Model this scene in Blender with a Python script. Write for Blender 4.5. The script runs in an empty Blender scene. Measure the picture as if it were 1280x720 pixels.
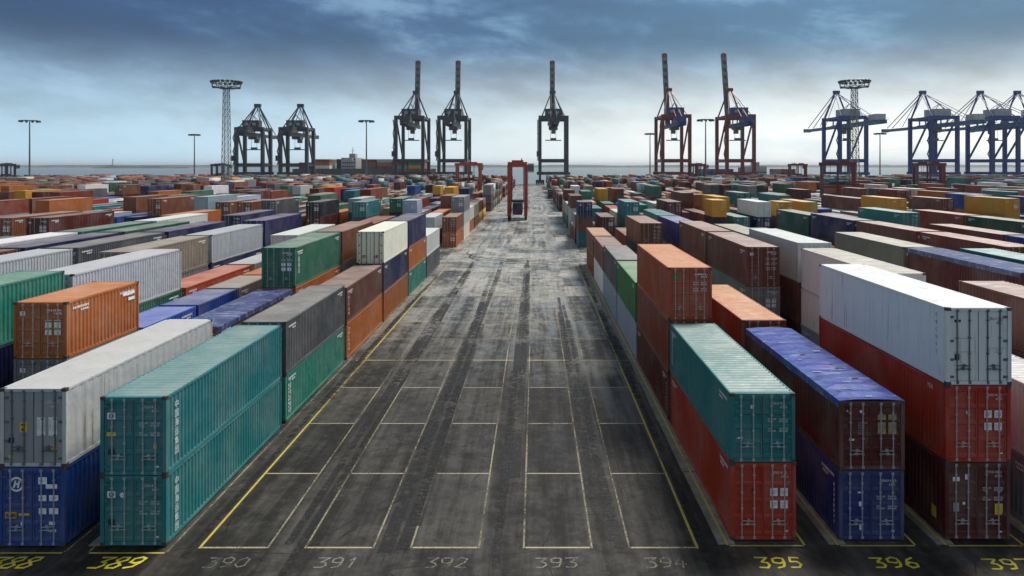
import bpy, math, random
import numpy as np
from mathutils import Vector, Matrix
random.seed(7)
R = math.radians
scene = bpy.context.scene
COL = scene.collection

# ------------------------------------------------------------------ camera
CAM_H = 14.05
FPX = 911.0                      # focal length in pixels of a 1280 px wide picture
cam_data = bpy.data.cameras.new('camera')
cam = bpy.data.objects.new('camera', cam_data); COL.objects.link(cam)
cam.location = (0, 0, CAM_H); cam.rotation_euler = (R(90), 0, 0)
cam_data.sensor_fit = 'HORIZONTAL'; cam_data.sensor_width = 36
cam_data.lens = FPX / 1280 * 36
cam_data.shift_x = -29 / 1280; cam_data.shift_y = -153 / 1280
cam_data.clip_start = 0.5; cam_data.clip_end = 60000
scene.camera = cam

# ------------------------------------------------------------------ light
SUN_AZ = 42.0      # degrees from +Y (view direction) towards +X
SUN_EL = 54.0
SUN_STRENGTH = 1.5
SKY_STRENGTH = 0.13
EXPOSURE = 1.5
scene.view_settings.view_transform = 'Standard'
scene.view_settings.look = 'None'
scene.view_settings.gamma = 1.0
scene.view_settings.exposure = EXPOSURE
scene.view_settings.use_curve_mapping = False

sun_d = bpy.data.lights.new('sun', 'SUN'); sun_d.energy = SUN_STRENGTH; sun_d.angle = R(20)
sun_d.color = (1.0, 0.95, 0.88)
sun = bpy.data.objects.new('sun', sun_d); COL.objects.link(sun)
sd = Vector((math.sin(R(SUN_AZ)) * math.cos(R(SUN_EL)), math.cos(R(SUN_AZ)) * math.cos(R(SUN_EL)), math.sin(R(SUN_EL))))
sun.rotation_euler = (-sd).to_track_quat('-Z', 'Y').to_euler()
sun.location = (0, 0, 200)


class NT:
    """small helper to write node trees"""
    def __init__(s, tree):
        s.t = tree; s.n = tree.nodes; s.l = tree.links
    def new(s, typ, **kw):
        nd = s.n.new(typ)
        for k, v in kw.items(): setattr(nd, k, v)
        return nd
    def put(s, sock, v):
        if isinstance(v, bpy.types.NodeSocket): s.l.new(v, sock)
        elif v is not None:
            if hasattr(sock, 'default_value'):
                if isinstance(v, (tuple, list)) and len(v) == 3 and sock.type == 'RGBA': v = (*v, 1)
                sock.default_value = v
    def math(s, op, a, b=None, c=None, clamp=False):
        nd = s.new('ShaderNodeMath', operation=op); nd.use_clamp = clamp
        s.put(nd.inputs[0], a); s.put(nd.inputs[1], b); s.put(nd.inputs[2], c)
        return nd.outputs[0]
    def vmath(s, op, a, b=None):
        nd = s.new('ShaderNodeVectorMath', operation=op)
        s.put(nd.inputs[0], a); s.put(nd.inputs[1], b)
        return nd.outputs[0]
    def mix(s, fac, a, b, blend='MIX'):
        nd = s.new('ShaderNodeMix', data_type='RGBA', blend_type=blend)
        s.put(nd.inputs[0], fac); s.put(nd.inputs[6], a); s.put(nd.inputs[7], b)
        return nd.outputs[2]
    def noise(s, vec, scale=1.0, detail=3.0, rough=0.55, dist=0.0):
        nd = s.new('ShaderNodeTexNoise')
        s.put(nd.inputs['Vector'], vec); s.put(nd.inputs['Scale'], scale)
        s.put(nd.inputs['Detail'], detail); s.put(nd.inputs['Roughness'], rough); s.put(nd.inputs['Distortion'], dist)
        return nd.outputs[0]
    def ramp(s, v, lo, hi, a=0.0, b=1.0):
        nd = s.new('ShaderNodeMapRange'); nd.interpolation_type = 'SMOOTHSTEP'
        s.put(nd.inputs[0], v); s.put(nd.inputs[1], lo); s.put(nd.inputs[2], hi); s.put(nd.inputs[3], a); s.put(nd.inputs[4], b)
        return nd.outputs[0]


world = bpy.data.worlds.new('World'); scene.world = world; world.use_nodes = True
w = NT(world.node_tree); w.n.clear()
sky = w.new('ShaderNodeTexSky', sky_type='NISHITA'); sky.sun_disc = False
sky.sun_elevation = R(SUN_EL); sky.sun_rotation = R(SUN_AZ)
sky.altitude = 0; sky.air_density = 1.2; sky.dust_density = 2.0; sky.ozone_density = 2.0
tc = w.new('ShaderNodeTexCoord')
sep = w.new('ShaderNodeSeparateXYZ'); w.put(sep.inputs[0], tc.outputs['Generated'])
zz = w.math('MAXIMUM', sep.outputs[2], 0.0)
den = w.math('ADD', zz, 0.07)
cx = w.math('DIVIDE', sep.outputs[0], den); cy = w.math('DIVIDE', sep.outputs[1], den)
cmb = w.new('ShaderNodeCombineXYZ'); w.put(cmb.inputs[0], cx); w.put(cmb.inputs[1], cy)
# cloud texture: elongated but broken, drifting up to the right
cmb2 = w.new('ShaderNodeCombineXYZ')
w.put(cmb2.inputs[0], w.math('ADD', w.math('MULTIPLY', sep.outputs[0], 3.0), w.math('MULTIPLY', zz, 2.0)))
w.put(cmb2.inputs[1], w.math('MULTIPLY', sep.outputs[1], 3.0)); w.put(cmb2.inputs[2], w.math('MULTIPLY', zz, 8.0))
n1 = w.noise(cmb2.outputs[0], 1.15, 8, 0.58, 0.15)
off = w.vmath('ADD', cmb2.outputs[0], (13.1, 4.7, 2.0))
n2 = w.noise(off, 2.6, 9, 0.62, 0.2)
# thick overcast: slate blue away from the sun, thinning to pale near the horizon
low = w.ramp(zz, 0.0, 0.175)                         # 0 at the horizon, 1 above ~11 degrees
side = w.ramp(sep.outputs[0], -0.6, 0.5)             # the sky is clearer blue on the side away from the light
slate = w.mix(side, (0.004, 0.112, 0.40), (0.085, 0.36, 0.68))
pale = w.mix(side, (1.45, 2.15, 2.65), (3.1, 3.15, 2.95))
cloud = w.mix(low, pale, slate)
lum = w.math('ADD', w.ramp(n1, 0.34, 0.68, 0.86, 1.24), w.ramp(n2, 0.3, 0.7, -0.16, 0.16))
lum = w.math('ADD', w.math('MULTIPLY', w.math('SUBTRACT', lum, 1.0), w.ramp(zz, 0.0, 0.09, 0.10, 1.0)), 1.0)
cloudc = w.mix(1.0, cloud, lum, 'MULTIPLY')
# paler breaks in the cloud
brk = w.math('MULTIPLY', w.ramp(n2, 0.42, 0.68), w.ramp(n1, 0.44, 0.66))
cloudc = w.mix(w.math('MULTIPLY', brk, 0.45), cloudc, (1.0, 1.6, 2.1))
high = w.ramp(zz, 0.22, 0.6)                         # overhead the overcast is an even mid grey
cloudc = w.mix(high, cloudc, (0.80, 0.90, 0.98))
allsky = w.mix(0.95, sky.outputs[0], cloudc)
bg = w.new('ShaderNodeBackground'); w.put(bg.inputs[0], allsky); bg.inputs[1].default_value = SKY_STRENGTH
wo = w.new('ShaderNodeOutputWorld'); w.l.new(bg.outputs[0], wo.inputs[0])


# ------------------------------------------------------------------ helpers
class MB:
    """collects geometry for ONE mesh"""
    def __init__(s): s.v = []; s.f = []; s.m = []
    def quad(s, pts, mi=0):
        b = len(s.v); s.v += [tuple(p) for p in pts]; s.f.append(tuple(range(b, b + len(pts)))); s.m.append(mi)
    def box(s, x0, x1, y0, y1, z0, z1, mi=0):
        b = len(s.v)
        s.v += [(x0, y0, z0), (x1, y0, z0), (x1, y1, z0), (x0, y1, z0), (x0, y0, z1), (x1, y0, z1), (x1, y1, z1), (x0, y1, z1)]
        for f in ((0, 3, 2, 1), (4, 5, 6, 7), (0, 1, 5, 4), (1, 2, 6, 5), (2, 3, 7, 6), (3, 0, 4, 7)):
            s.f.append(tuple(b + i for i in f)); s.m.append(mi)
    def beam(s, p, q, wd, ht=None, mi=0):
        p = Vector(p); q = Vector(q); ht = ht or wd
        d = (q - p).normalized()
        up = Vector((0, 0, 1)) if abs(d.z) < 0.95 else Vector((0, 1, 0))
        sx = d.cross(up).normalized(); sy = sx.cross(d).normalized()
        b = len(s.v)
        for c in (p, q):
            for a, e in ((-1, -1), (1, -1), (1, 1), (-1, 1)):
                s.v.append(tuple(c + sx * (a * wd / 2) + sy * (e * ht / 2)))
        for f in ((0, 3, 2, 1), (4, 5, 6, 7), (0, 1, 5, 4), (1, 2, 6, 5), (2, 3, 7, 6), (3, 0, 4, 7)):
            s.f.append(tuple(b + i for i in f)); s.m.append(mi)
    def tube(s, p, q, r0, r1=None, n=8, mi=0, caps=True):
        p = Vector(p); q = Vector(q); r1 = r0 if r1 is None else r1
        d = (q - p).normalized()
        up = Vector((0, 0, 1)) if abs(d.z) < 0.95 else Vector((0, 1, 0))
        sx = d.cross(up).normalized(); sy = sx.cross(d).normalized()
        b = len(s.v)
        for c, r in ((p, r0), (q, r1)):
            for i in range(n):
                a = 2 * math.pi * i / n
                s.v.append(tuple(c + sx * (math.cos(a) * r) + sy * (math.sin(a) * r)))
        for i in range(n):
            j = (i + 1) % n
            s.f.append((b + i, b + j, b + n + j, b + n + i)); s.m.append(mi)
        if caps:
            s.f.append(tuple(b + i for i in reversed(range(n)))); s.m.append(mi)
            s.f.append(tuple(b + n + i for i in range(n))); s.m.append(mi)
    def prism(s, pts, axis, a, c, mi=0):
        """polygon pts (u,v) extruded along an axis from a to c; axis x: (y,z), axis y: (x,z), axis z: (x,y)"""
        def P(u, v, t): return (t, u, v) if axis == 'x' else ((u, t, v) if axis == 'y' else (u, v, t))
        n = len(pts); b = len(s.v)
        s.v += [P(u, v, a) for u, v in pts] + [P(u, v, c) for u, v in pts]
        for i in range(n):
            j = (i + 1) % n
            s.f.append((b + i, b + j, b + n + j, b + n + i)); s.m.append(mi)
        s.f.append(tuple(b + i for i in reversed(range(n)))); s.m.append(mi)
        s.f.append(tuple(b + n + i for i in range(n))); s.m.append(mi)
    def mesh(s, name, *mats, smooth=False):
        me = bpy.data.meshes.new(name); me.from_pydata(s.v, [], s.f)
        for m in mats: me.materials.append(m)
        if len(mats) > 1: me.polygons.foreach_set('material_index', s.m)
        if smooth: me.polygons.foreach_set('use_smooth', [True] * len(me.polygons))
        me.update()
        return me


def link(name, me, parent=None, loc=None, rotz=None, color=None):
    o = bpy.data.objects.new(name, me); COL.objects.link(o)
    if parent is not None: o.parent = parent
    if loc is not None: o.location = loc
    if rotz is not None: o.rotation_euler = (0, 0, rotz)
    if color is not None: o.color = (*color[:3], 1)
    return o

def tag(o, label=None, cat=None, group=None, kind=None):
    if label: o['label'] = label
    if cat: o['category'] = cat
    if group: o['group'] = group
    if kind: o['kind'] = kind
    return o

def thing(name, label, cat, loc, rotz=0.0, group=None):
    o = link(name, None, None, loc, rotz); o.empty_display_size = 0.3
    return tag(o, label, cat, group)


# ------------------------------------------------------------------ materials
def mat_new(name):
    m = bpy.data.materials.new(name); m.use_nodes = True
    t = NT(m.node_tree); t.n.clear()
    out = t.new('ShaderNodeOutputMaterial'); p = t.new('ShaderNodeBsdfPrincipled')
    t.l.new(p.outputs[0], out.inputs[0])
    return m, t, p, out

def simple(name, col, rough=0.5, metal=0.0, var=0.15, scale=0.6, bump=0.0):
    m, t, p, _ = mat_new(name)
    tcn = t.new('ShaderNodeTexCoord')
    n = t.noise(tcn.outputs['Object'], scale, 5, 0.6)
    c = t.mix(t.ramp(n, 0.3, 0.7), tuple(x * (1 - var) for x in col), tuple(min(1, x * (1 + var)) for x in col))
    t.put(p.inputs['Base Color'], c); t.put(p.inputs['Metallic'], metal)
    t.put(p.inputs['Roughness'], t.ramp(n, 0.2, 0.8, max(0.05, rough - 0.08), rough + 0.08))
    if bump:
        b = t.new('ShaderNodeBump'); b.inputs['Strength'].default_value = bump; b.inputs['Distance'].default_value = 0.02
        t.l.new(n, b.inputs['Height']); t.l.new(b.outputs[0], p.inputs['Normal'])
    return m

def paint(name, roof=False, attr=False, corr=False):
    """container paint: colour from the object (or the vertex colour), streaks, dirt, rust"""
    m, t, p, _ = mat_new(name)
    tcn = t.new('ShaderNodeTexCoord'); oi = t.new('ShaderNodeObjectInfo')
    if attr:
        a = t.new('ShaderNodeVertexColor', layer_name='col'); base = a.outputs[0]
        vec = tcn.outputs['Object']
    else:
        base = oi.outputs['Color']
        k = t.math('MULTIPLY', oi.outputs['Random'], 300.0)
        cm = t.new('ShaderNodeCombineXYZ'); t.put(cm.inputs[0], k); t.put(cm.inputs[1], k)
        vec = t.vmath('ADD', tcn.outputs['Object'], cm.outputs[0])
    big = t.noise(vec, 0.35, 4, 0.6)
    st = t.noise(t.vmath('MULTIPLY', vec, (5.0, 5.0, 0.35)) if not roof else t.vmath('MULTIPLY', vec, (0.8, 4.0, 1.0)), 1.0, 4, 0.6)
    fine = t.noise(vec, 7.0, 5, 0.65)
    # sun-bleached, chalky paint
    c = t.mix(t.ramp(big, 0.35, 0.7, 0.0, 0.45 if not roof else 0.9), base, t.mix(0.22, base, (0.75, 0.70, 0.62)))
    c = t.mix(t.ramp(st, 0.48, 0.78, 0.0, 0.34), c, t.mix(0.55, base, (0.05, 0.04, 0.035)))
    if roof:
        c = t.mix(t.ramp(fine, 0.45, 0.75, 0.0, 0.16), c, (0.40, 0.35, 0.28))
        c = t.mix(t.ramp(t.noise(vec, 1.1, 6, 0.7, 0.6), 0.58, 0.74, 0.0, 0.45), c, (0.10, 0.075, 0.055))
    rust = t.math('MULTIPLY', t.ramp(fine, 0.63, 0.72), t.ramp(big, 0.48, 0.62))
    c = t.mix(t.math('MULTIPLY', rust, 0.75), c, (0.11, 0.042, 0.018))
    if not roof:
        run = t.noise(t.vmath('MULTIPLY', vec, (9.0, 9.0, 0.22)), 1.0, 3, 0.55)
        c = t.mix(t.math('MULTIPLY', t.ramp(run, 0.58, 0.72), t.ramp(big, 0.40, 0.62, 0.0, 0.75)), c, (0.085, 0.038, 0.018))
    t.put(p.inputs['Base Color'], c)
    t.put(p.inputs['Specular IOR Level'], 0.5 if roof else 0.28)
    if roof: t.put(p.inputs['Roughness'], t.ramp(st, 0.3, 0.7, 0.42, 0.62))
    else: t.put(p.inputs['Roughness'], t.ramp(fine, 0.3, 0.7, 0.38, 0.6))
    bn = t.new('ShaderNodeBump'); bn.inputs['Strength'].default_value = 0.25; bn.inputs['Distance'].default_value = 0.02
    hgt = fine
    if corr:
        sp = t.new('ShaderNodeSeparateXYZ'); t.put(sp.inputs[0], tcn.outputs['Object'])
        s = t.math('SINE', t.math('MULTIPLY', sp.outputs[1], 2 * math.pi / 0.45))
        hgt = t.math('MULTIPLY', s, 1.5); bn.inputs['Strength'].default_value = 0.6; bn.inputs['Distance'].default_value = 0.03
    t.l.new(hgt, bn.inputs['Height'])
    dn = t.new('ShaderNodeBump'); dn.inputs['Strength'].default_value = 0.5; dn.inputs['Distance'].default_value = 0.10
    t.put(dn.inputs['Height'], t.noise(vec, 1.3, 2, 0.5)); t.l.new(bn.outputs[0], dn.inputs['Normal']); t.l.new(dn.outputs[0], p.inputs['Normal'])
    return m

M = {}
M['side'] = paint('container_paint'); M['roof'] = paint('container_roof_paint', roof=True)
M['aside'] = paint('far_container_paint', attr=True, corr=True); M['aroof'] = paint('far_container_roof_paint', roof=True, attr=True)
def tarp_material():
    m, t, p, _ = mat_new('wet_tarpaulin')
    tcn = t.new('ShaderNodeTexCoord'); oi = t.new('ShaderNodeObjectInfo')
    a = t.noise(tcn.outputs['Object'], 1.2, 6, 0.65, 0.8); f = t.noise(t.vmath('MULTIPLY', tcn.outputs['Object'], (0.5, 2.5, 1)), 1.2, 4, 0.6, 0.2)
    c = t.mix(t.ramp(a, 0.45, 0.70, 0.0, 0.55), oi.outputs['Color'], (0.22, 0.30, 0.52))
    c = t.mix(t.ramp(f, 0.54, 0.74, 0.0, 0.5), c, (0.50, 0.56, 0.70))  # blue-white blotches: sky glare painted into the sheet colour
    t.put(p.inputs['Base Color'], c); t.put(p.inputs['Roughness'], t.ramp(a, 0.3, 0.7, 0.4, 0.18))
    b = t.new('ShaderNodeBump'); b.inputs['Strength'].default_value = 0.4; b.inputs['Distance'].default_value = 0.05
    t.l.new(a, b.inputs['Height']); t.l.new(b.outputs[0], p.inputs['Normal'])
    return m
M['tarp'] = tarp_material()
M['steel'] = simple('galvanised_steel', (0.33, 0.34, 0.35), 0.45, 0.6, 0.25, 3)
M['casting'] = simple('cast_steel', (0.07, 0.06, 0.055), 0.6, 0.3, 0.3, 3)
M['rubber'] = simple('rubber', (0.012, 0.012, 0.013), 0.75)
M['white_print'] = simple('white_lettering', (0.82, 0.83, 0.82), 0.5, 0, 0.15, 5)
M['dark_print'] = simple('dark_lettering', (0.03, 0.035, 0.05), 0.5)
M['yellow_print'] = simple('yellow_label', (0.75, 0.52, 0.03), 0.5)
M['tan_print'] = simple('faded_tan_label', (0.34, 0.25, 0.12), 0.6, 0, 0.35, 6)
M['green_print'] = simple('green_label', (0.05, 0.22, 0.08), 0.5)
M['orange_print'] = simple('orange_label', (0.75, 0.36, 0.03), 0.5)
M['grey_print'] = simple('grey_lettering', (0.32, 0.34, 0.36), 0.55, 0, 0.2, 5)
M['glass'] = simple('dark_glass', (0.02, 0.025, 0.03), 0.08)
M['concrete'] = simple('weathered_concrete', (0.19, 0.18, 0.15), 0.75, 0, 0.35, 1.3, 0.4)

# ------------------------------------------------------------------ ground
def ground_material():
    m, t, p, _ = mat_new('worn_wet_asphalt')
    tcn = t.new('ShaderNodeTexCoord'); vec = tcn.outputs['Object']
    sp = t.new('ShaderNodeSeparateXYZ'); t.put(sp.inputs[0], vec)
    fine = t.noise(vec, 9.0, 6, 0.7)
    med = t.noise(vec, 0.8, 7, 0.66, 0.25)
    big = t.noise(vec, 0.13, 5, 0.6, 0.5)
    streak = t.noise(t.vmath('MULTIPLY', vec, (1.1, 0.06, 1.0)), 1.0, 6, 0.66, 0.2)      # wheel tracks along the lanes
    streak2 = t.noise(t.vmath('MULTIPLY', vec, (5.5, 0.16, 1.0)), 1.0, 5, 0.65, 0.3)
    cross = t.noise(t.vmath('MULTIPLY', vec, (0.30, 0.60, 1.0)), 0.8, 8, 0.72, 0.5)      # scuffing across, at the cross roads
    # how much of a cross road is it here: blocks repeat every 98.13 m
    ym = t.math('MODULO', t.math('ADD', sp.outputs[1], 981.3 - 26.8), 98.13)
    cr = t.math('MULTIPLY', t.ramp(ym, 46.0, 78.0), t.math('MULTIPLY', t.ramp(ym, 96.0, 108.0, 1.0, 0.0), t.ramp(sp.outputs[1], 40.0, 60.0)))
    # past the first bays a paler tone paints in the wet sky reflection
    far_sheen = t.math('MULTIPLY', t.ramp(t.math('ADD', sp.outputs[1], t.math('MULTIPLY', big, 40.0)), 58.0, 112.0), 1.0)
    # resurfaced bays: every bay is a slab of its own tone
    lane = t.math('FLOOR', t.math('DIVIDE', t.math('SUBTRACT', sp.outputs[0], 6.55), 3.88))
    bay = t.math('FLOOR', t.math('DIVIDE', t.math('SUBTRACT', sp.outputs[1], 26.8), 6.45))
    cm = t.new('ShaderNodeCombineXYZ'); t.put(cm.inputs[0], lane); t.put(cm.inputs[1], bay)
    wn = t.new('ShaderNodeTexWhiteNoise', noise_dimensions='2D'); t.put(wn.inputs['Vector'], cm.outputs[0])
    lx = t.math('SUBTRACT', t.math('DIVIDE', t.math('SUBTRACT', sp.outputs[0], 6.55), 3.88), lane)
    inbay = t.math('MULTIPLY', t.ramp(lx, 0.165, 0.185), t.ramp(lx, 0.805, 0.825, 1.0, 0.0))
    tone = t.mix(t.math('MULTIPLY', cr, 0.6), streak, cross)
    grit = t.noise(vec, 2.6, 9, 0.74)
    val = t.math('ADD', t.math('MULTIPLY', tone, 0.55), t.math('ADD', t.math('MULTIPLY', med, 0.35), t.math('MULTIPLY', grit, 0.33)))
    val = t.math('ADD', val, t.math('MULTIPLY', inbay, t.math('MULTIPLY', t.math('SUBTRACT', wn.outputs[0], 0.55), 0.12)))
    base = t.mix(t.ramp(val, 0.49, 0.84), (0.007, 0.0062, 0.0055), (0.095, 0.088, 0.076))
    base = t.mix(t.ramp(streak2, 0.55, 0.72, 0.0, 0.5), base, (0.008, 0.007, 0.006))
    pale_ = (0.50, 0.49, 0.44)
    base = t.mix(t.math('MULTIPLY', t.ramp(val, 0.48, 0.73), t.math('MAXIMUM', t.math('MULTIPLY', cr, 0.95), t.math('MULTIPLY', far_sheen, 0.85))), base, pale_)   # pale blotches: bright far sheen painted into the base colour
    base = t.mix(t.math('MULTIPLY', t.ramp(grit, 0.60, 0.72), 0.30), base, (0.17, 0.16, 0.14))
    base = t.mix(t.math('MULTIPLY', far_sheen, t.ramp(streak2, 0.52, 0.66, 0.0, 0.5)), base, (0.03, 0.028, 0.025))
    base = t.mix(t.ramp(fine, 0.35, 0.75, 0.0, 0.30), base, t.mix(0.5, base, (0.10, 0.09, 0.08)))
    base = t.mix(t.ramp(big, 0.50, 0.66, 0.0, 0.35), base, (0.024, 0.0175, 0.014))
    # hairline cracks
    vo = t.new('ShaderNodeTexVoronoi', feature='DISTANCE_TO_EDGE'); t.put(vo.inputs['Vector'], t.vmath('ADD', vec, t.vmath('MULTIPLY', t.new('ShaderNodeTexNoise').outputs[1], (1.2, 1.2, 0)))); vo.inputs['Scale'].default_value = 0.22
    base = t.mix(t.math('MULTIPLY', t.ramp(vo.outputs['Distance'], 0.002, 0.008, 1.0, 0.0), t.ramp(med, 0.45, 0.6, 0.0, 0.8)), base, (0.004, 0.004, 0.004))
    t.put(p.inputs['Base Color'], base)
    wet = t.ramp(t.math('ADD', t.math('MULTIPLY', tone, 0.6), t.math('MULTIPLY', big, 0.5)), 0.46, 0.64)
    t.put(p.inputs['Roughness'], t.math('ADD', t.ramp(wet, 0, 1, 0.60, t.ramp(far_sheen, 0, 1, 0.36, 0.2)), t.math('MULTIPLY', fine, 0.12)))
    t.put(p.inputs['Specular IOR Level'], t.ramp(far_sheen, 0, 1, 0.22, 0.5))
    b = t.new('ShaderNodeBump'); b.inputs['Strength'].default_value = 0.35; b.inputs['Distance'].default_value = 0.012
    t.l.new(fine, b.inputs['Height']); t.l.new(b.outputs[0], p.inputs['Normal'])
    return m

def worn_paint(name, col, keep):
    """road paint rubbed away in places"""
    m, t, p, out = mat_new(name)
    tcn = t.new('ShaderNodeTexCoord'); geo = t.new('ShaderNodeNewGeometry')
    vec = geo.outputs['Position']
    a = t.noise(vec, 2.6, 6, 0.75); b = t.noise(vec, 0.16, 3, 0.5); f = t.noise(vec, 16.0, 3, 0.6)
    s = t.math('ADD', t.math('MULTIPLY', a, 0.55), t.math('ADD', t.math('MULTIPLY', b, 0.42), t.math('MULTIPLY', f, 0.42)))
    mask = t.ramp(s, keep - 0.10, keep + 0.09, 1.0, 0.0)
    t.put(p.inputs['Base Color'], t.mix(t.ramp(a, 0.3, 0.7), tuple(c * 0.6 for c in col), col)); t.put(p.inputs['Roughness'], 0.6)
    tr = t.new('ShaderNodeBsdfTransparent'); mx = t.new('ShaderNodeMixShader')
    t.l.new(mask, mx.inputs[0]); t.l.new(tr.outputs[0], mx.inputs[1]); t.l.new(p.outputs[0], mx.inputs[2])
    t.l.new(mx.outputs[0], out.inputs[0])
    return m

M['ground'] = ground_material()
M['line_yellow'] = worn_paint('yellow_lane_paint', (0.60, 0.46, 0.07), 0.80)
M['line_faded'] = worn_paint('faded_lane_paint', (0.40, 0.36, 0.22), 0.685)
M['line_pale'] = worn_paint('pale_line_paint', (0.46, 0.41, 0.22), 0.765)
M['tyre'] = worn_paint('rubber_tyre_marks', (0.006, 0.0055, 0.005), 0.68)
M['num_yellow'] = worn_paint('yellow_number_paint', (0.72, 0.60, 0.04), 0.90)
M['num_faded'] = worn_paint('faded_number_paint', (0.26, 0.245, 0.19), 0.70)

QUAY_Y = 590.0
g = MB(); g.quad([(-800, -160, 0), (800, -160, 0), (800, QUAY_Y, 0), (-800, QUAY_Y, 0)])
g.quad([(-800, QUAY_Y, 0), (800, QUAY_Y, 0), (800, QUAY_Y, -6), (-800, QUAY_Y, -6)])
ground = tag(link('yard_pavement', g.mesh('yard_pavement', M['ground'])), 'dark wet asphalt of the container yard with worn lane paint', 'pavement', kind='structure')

LXF = {388: -18.52, 395: 8.53, 396: 12.62, 397: 16.62, 398: 20.35, 399: 24.2, 400: 28.0}
def LX(n): return LXF.get(n, 8.47 + (n - 395) * 3.88)       # centre of a lane
TEU = 6.45
Y0 = 26.8
BLOCK = 98.13
def TY(block, t): return Y0 + block * BLOCK + t * TEU

def line(name, x0, x1, y0, y1, mat, z=0.004):
    b = MB(); cx_, cy_ = (x0 + x1) / 2, (y0 + y1) / 2
    n = max(1, int(max(x1 - x0, y1 - y0) / 8))
    b.quad([(x0 - cx_, y0 - cy_, 0), (x1 - cx_, y0 - cy_, 0), (x1 - cx_, y1 - cy_, 0), (x0 - cx_, y1 - cy_, 0)])
    return link(name, b.mesh(name, M[mat]), ground, (cx_, cy_, z))

# bays of the empty lanes 390-394
for n in range(390, 395):
    xc = LX(n) + (-0.15 if n < 393 else 0.12); hw = 1.25
    for s in (-1, 1):
        yel = (n == 390 and s < 0) or (n == 394 and s > 0)
        wd = 0.05 if yel else 0.036
        line('lane_line', xc + s * hw - wd, xc + s * hw + wd, Y0 - 0.05, Y0 + 76.5, 'line_yellow' if yel else 'line_faded')
        line('lane_line', xc + s * hw - wd, xc + s * hw + wd, TY(1, 0) - 0.5, TY(1, 12), 'line_faded')
    for t in range(0, 12):
        if t == 4: continue
        line('bay_line', xc - hw + 0.06, xc + hw - 0.06, TY(0, t) - 0.05, TY(0, t) + 0.05, 'line_pale' if t < 7 else 'line_faded', 0.006)
line('bay_line', LX(390) - 2.0, LX(394) + 2.2, TY(0, 4) - 0.09, TY(0, 4) + 0.07, 'line_pale', 0.008)
line('bay_line', LX(391) + 1.0, LX(394) - 1.6, TY(0, 8) + 2.2, TY(0, 8) + 2.6, 'line_pale', 0.008)
# outlines and concrete bearing strips of the stacked lanes
for n in (387, 388, 389, 395, 396, 397, 398):
    xc = LX(n); off = 0.45 if n >= 395 else 0.0
    for s in (-1, 1):
        line('lane_line', xc + s * 1.42 - 0.045, xc + s * 1.42 + 0.045, Y0 - 0.32 + off, Y0 + 76.5, 'line_yellow' if n >= 395 else 'line_faded', 0.034 if n >= 395 else 0.004)
    line('bay_line', xc - 1.37, xc + 1.37, Y0 - 0.42 + off, Y0 - 0.33 + off, 'line_yellow', 0.034 if n >= 395 else 0.006)
strip_b = MB(); strip_b.box(-0.31, 0.31, -3.19, 3.19, -0.1, 0.03)
strip_me = strip_b.mesh('concrete_strip', M['concrete'])
for n in (395, 396, 397, 398, 389, 388):
    for t in range(12):
        if (n <= 389 and t % 3 == 1) or (n > 395 and t % 4 == 2): continue
        o = link('concrete_strip', strip_me, ground, (LX(n) - 1.42 + random.uniform(-.05, .05), TY(0, t) + 3.3 + (0.1 if n >= 395 else 0), random.uniform(-0.008, 0.0)))
        o.rotation_euler = (0, 0, random.uniform(-.01, .01))

# painted lane numbers: brush strokes as flat ribbons
DIG = {'3': [[(0, 1), (1, 1), (0.45, 0.58), (0.85, 0.5), (1, 0.25), (0.75, 0), (0.1, 0.02)]],
       '8': [[(0.5, 0.52), (0.1, 0.75), (0.25, 1), (0.8, 1), (0.92, 0.75), (0.5, 0.52), (0.05, 0.25), (0.2, 0), (0.8, 0), (0.98, 0.25), (0.5, 0.52)]],
       '9': [[(0.95, 0.62), (0.6, 0.45), (0.1, 0.55), (0.05, 0.88), (0.5, 1.02), (0.92, 0.9), (0.95, 0.5), (0.8, 0.12), (0.3, 0)]],
       '0': [[(0.5, 1), (0.1, 0.8), (0.05, 0.25), (0.45, 0), (0.9, 0.2), (0.95, 0.8), (0.5, 1)]],
       '1': [[(0.25, 0.75), (0.6, 1), (0.5, 0)]],
       '2': [[(0.05, 0.8), (0.4, 1), (0.9, 0.85), (0.8, 0.5), (0.05, 0.02), (1, 0.02)]],
       '4': [[(0.55, 1), (0.02, 0.35), (1, 0.35)], [(0.75, 0.7), (0.65, 0)]],
       '5': [[(0.95, 1), (0.2, 1), (0.15, 0.6), (0.65, 0.62), (0.95, 0.35), (0.7, 0.02), (0.05, 0.05)]],
       '6': [[(0.85, 1), (0.3, 0.75), (0.05, 0.3), (0.4, 0), (0.9, 0.12), (0.9, 0.42), (0.45, 0.52), (0.1, 0.35)]],
       '7': [[(0.02, 1), (1, 1), (0.4, 0)]]}
for d in ('3', '8', '9'): DIG['s' + d] = None
DIG['s3'] = [[(0.05, 1), (1, 1), (1, 0)], [(0.25, 0.5), (0.95, 0.5)], [(0, 0), (1, 0)]]
DIG['s8'] = [[(0, 0), (0, 1), (1, 1), (1, 0), (0, 0)], [(0.05, 0.5), (0.95, 0.5)]]
DIG['s9'] = [[(1, 0.5), (0, 0.5), (0, 1), (1, 1), (1, 0), (0.05, 0)]]
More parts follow.
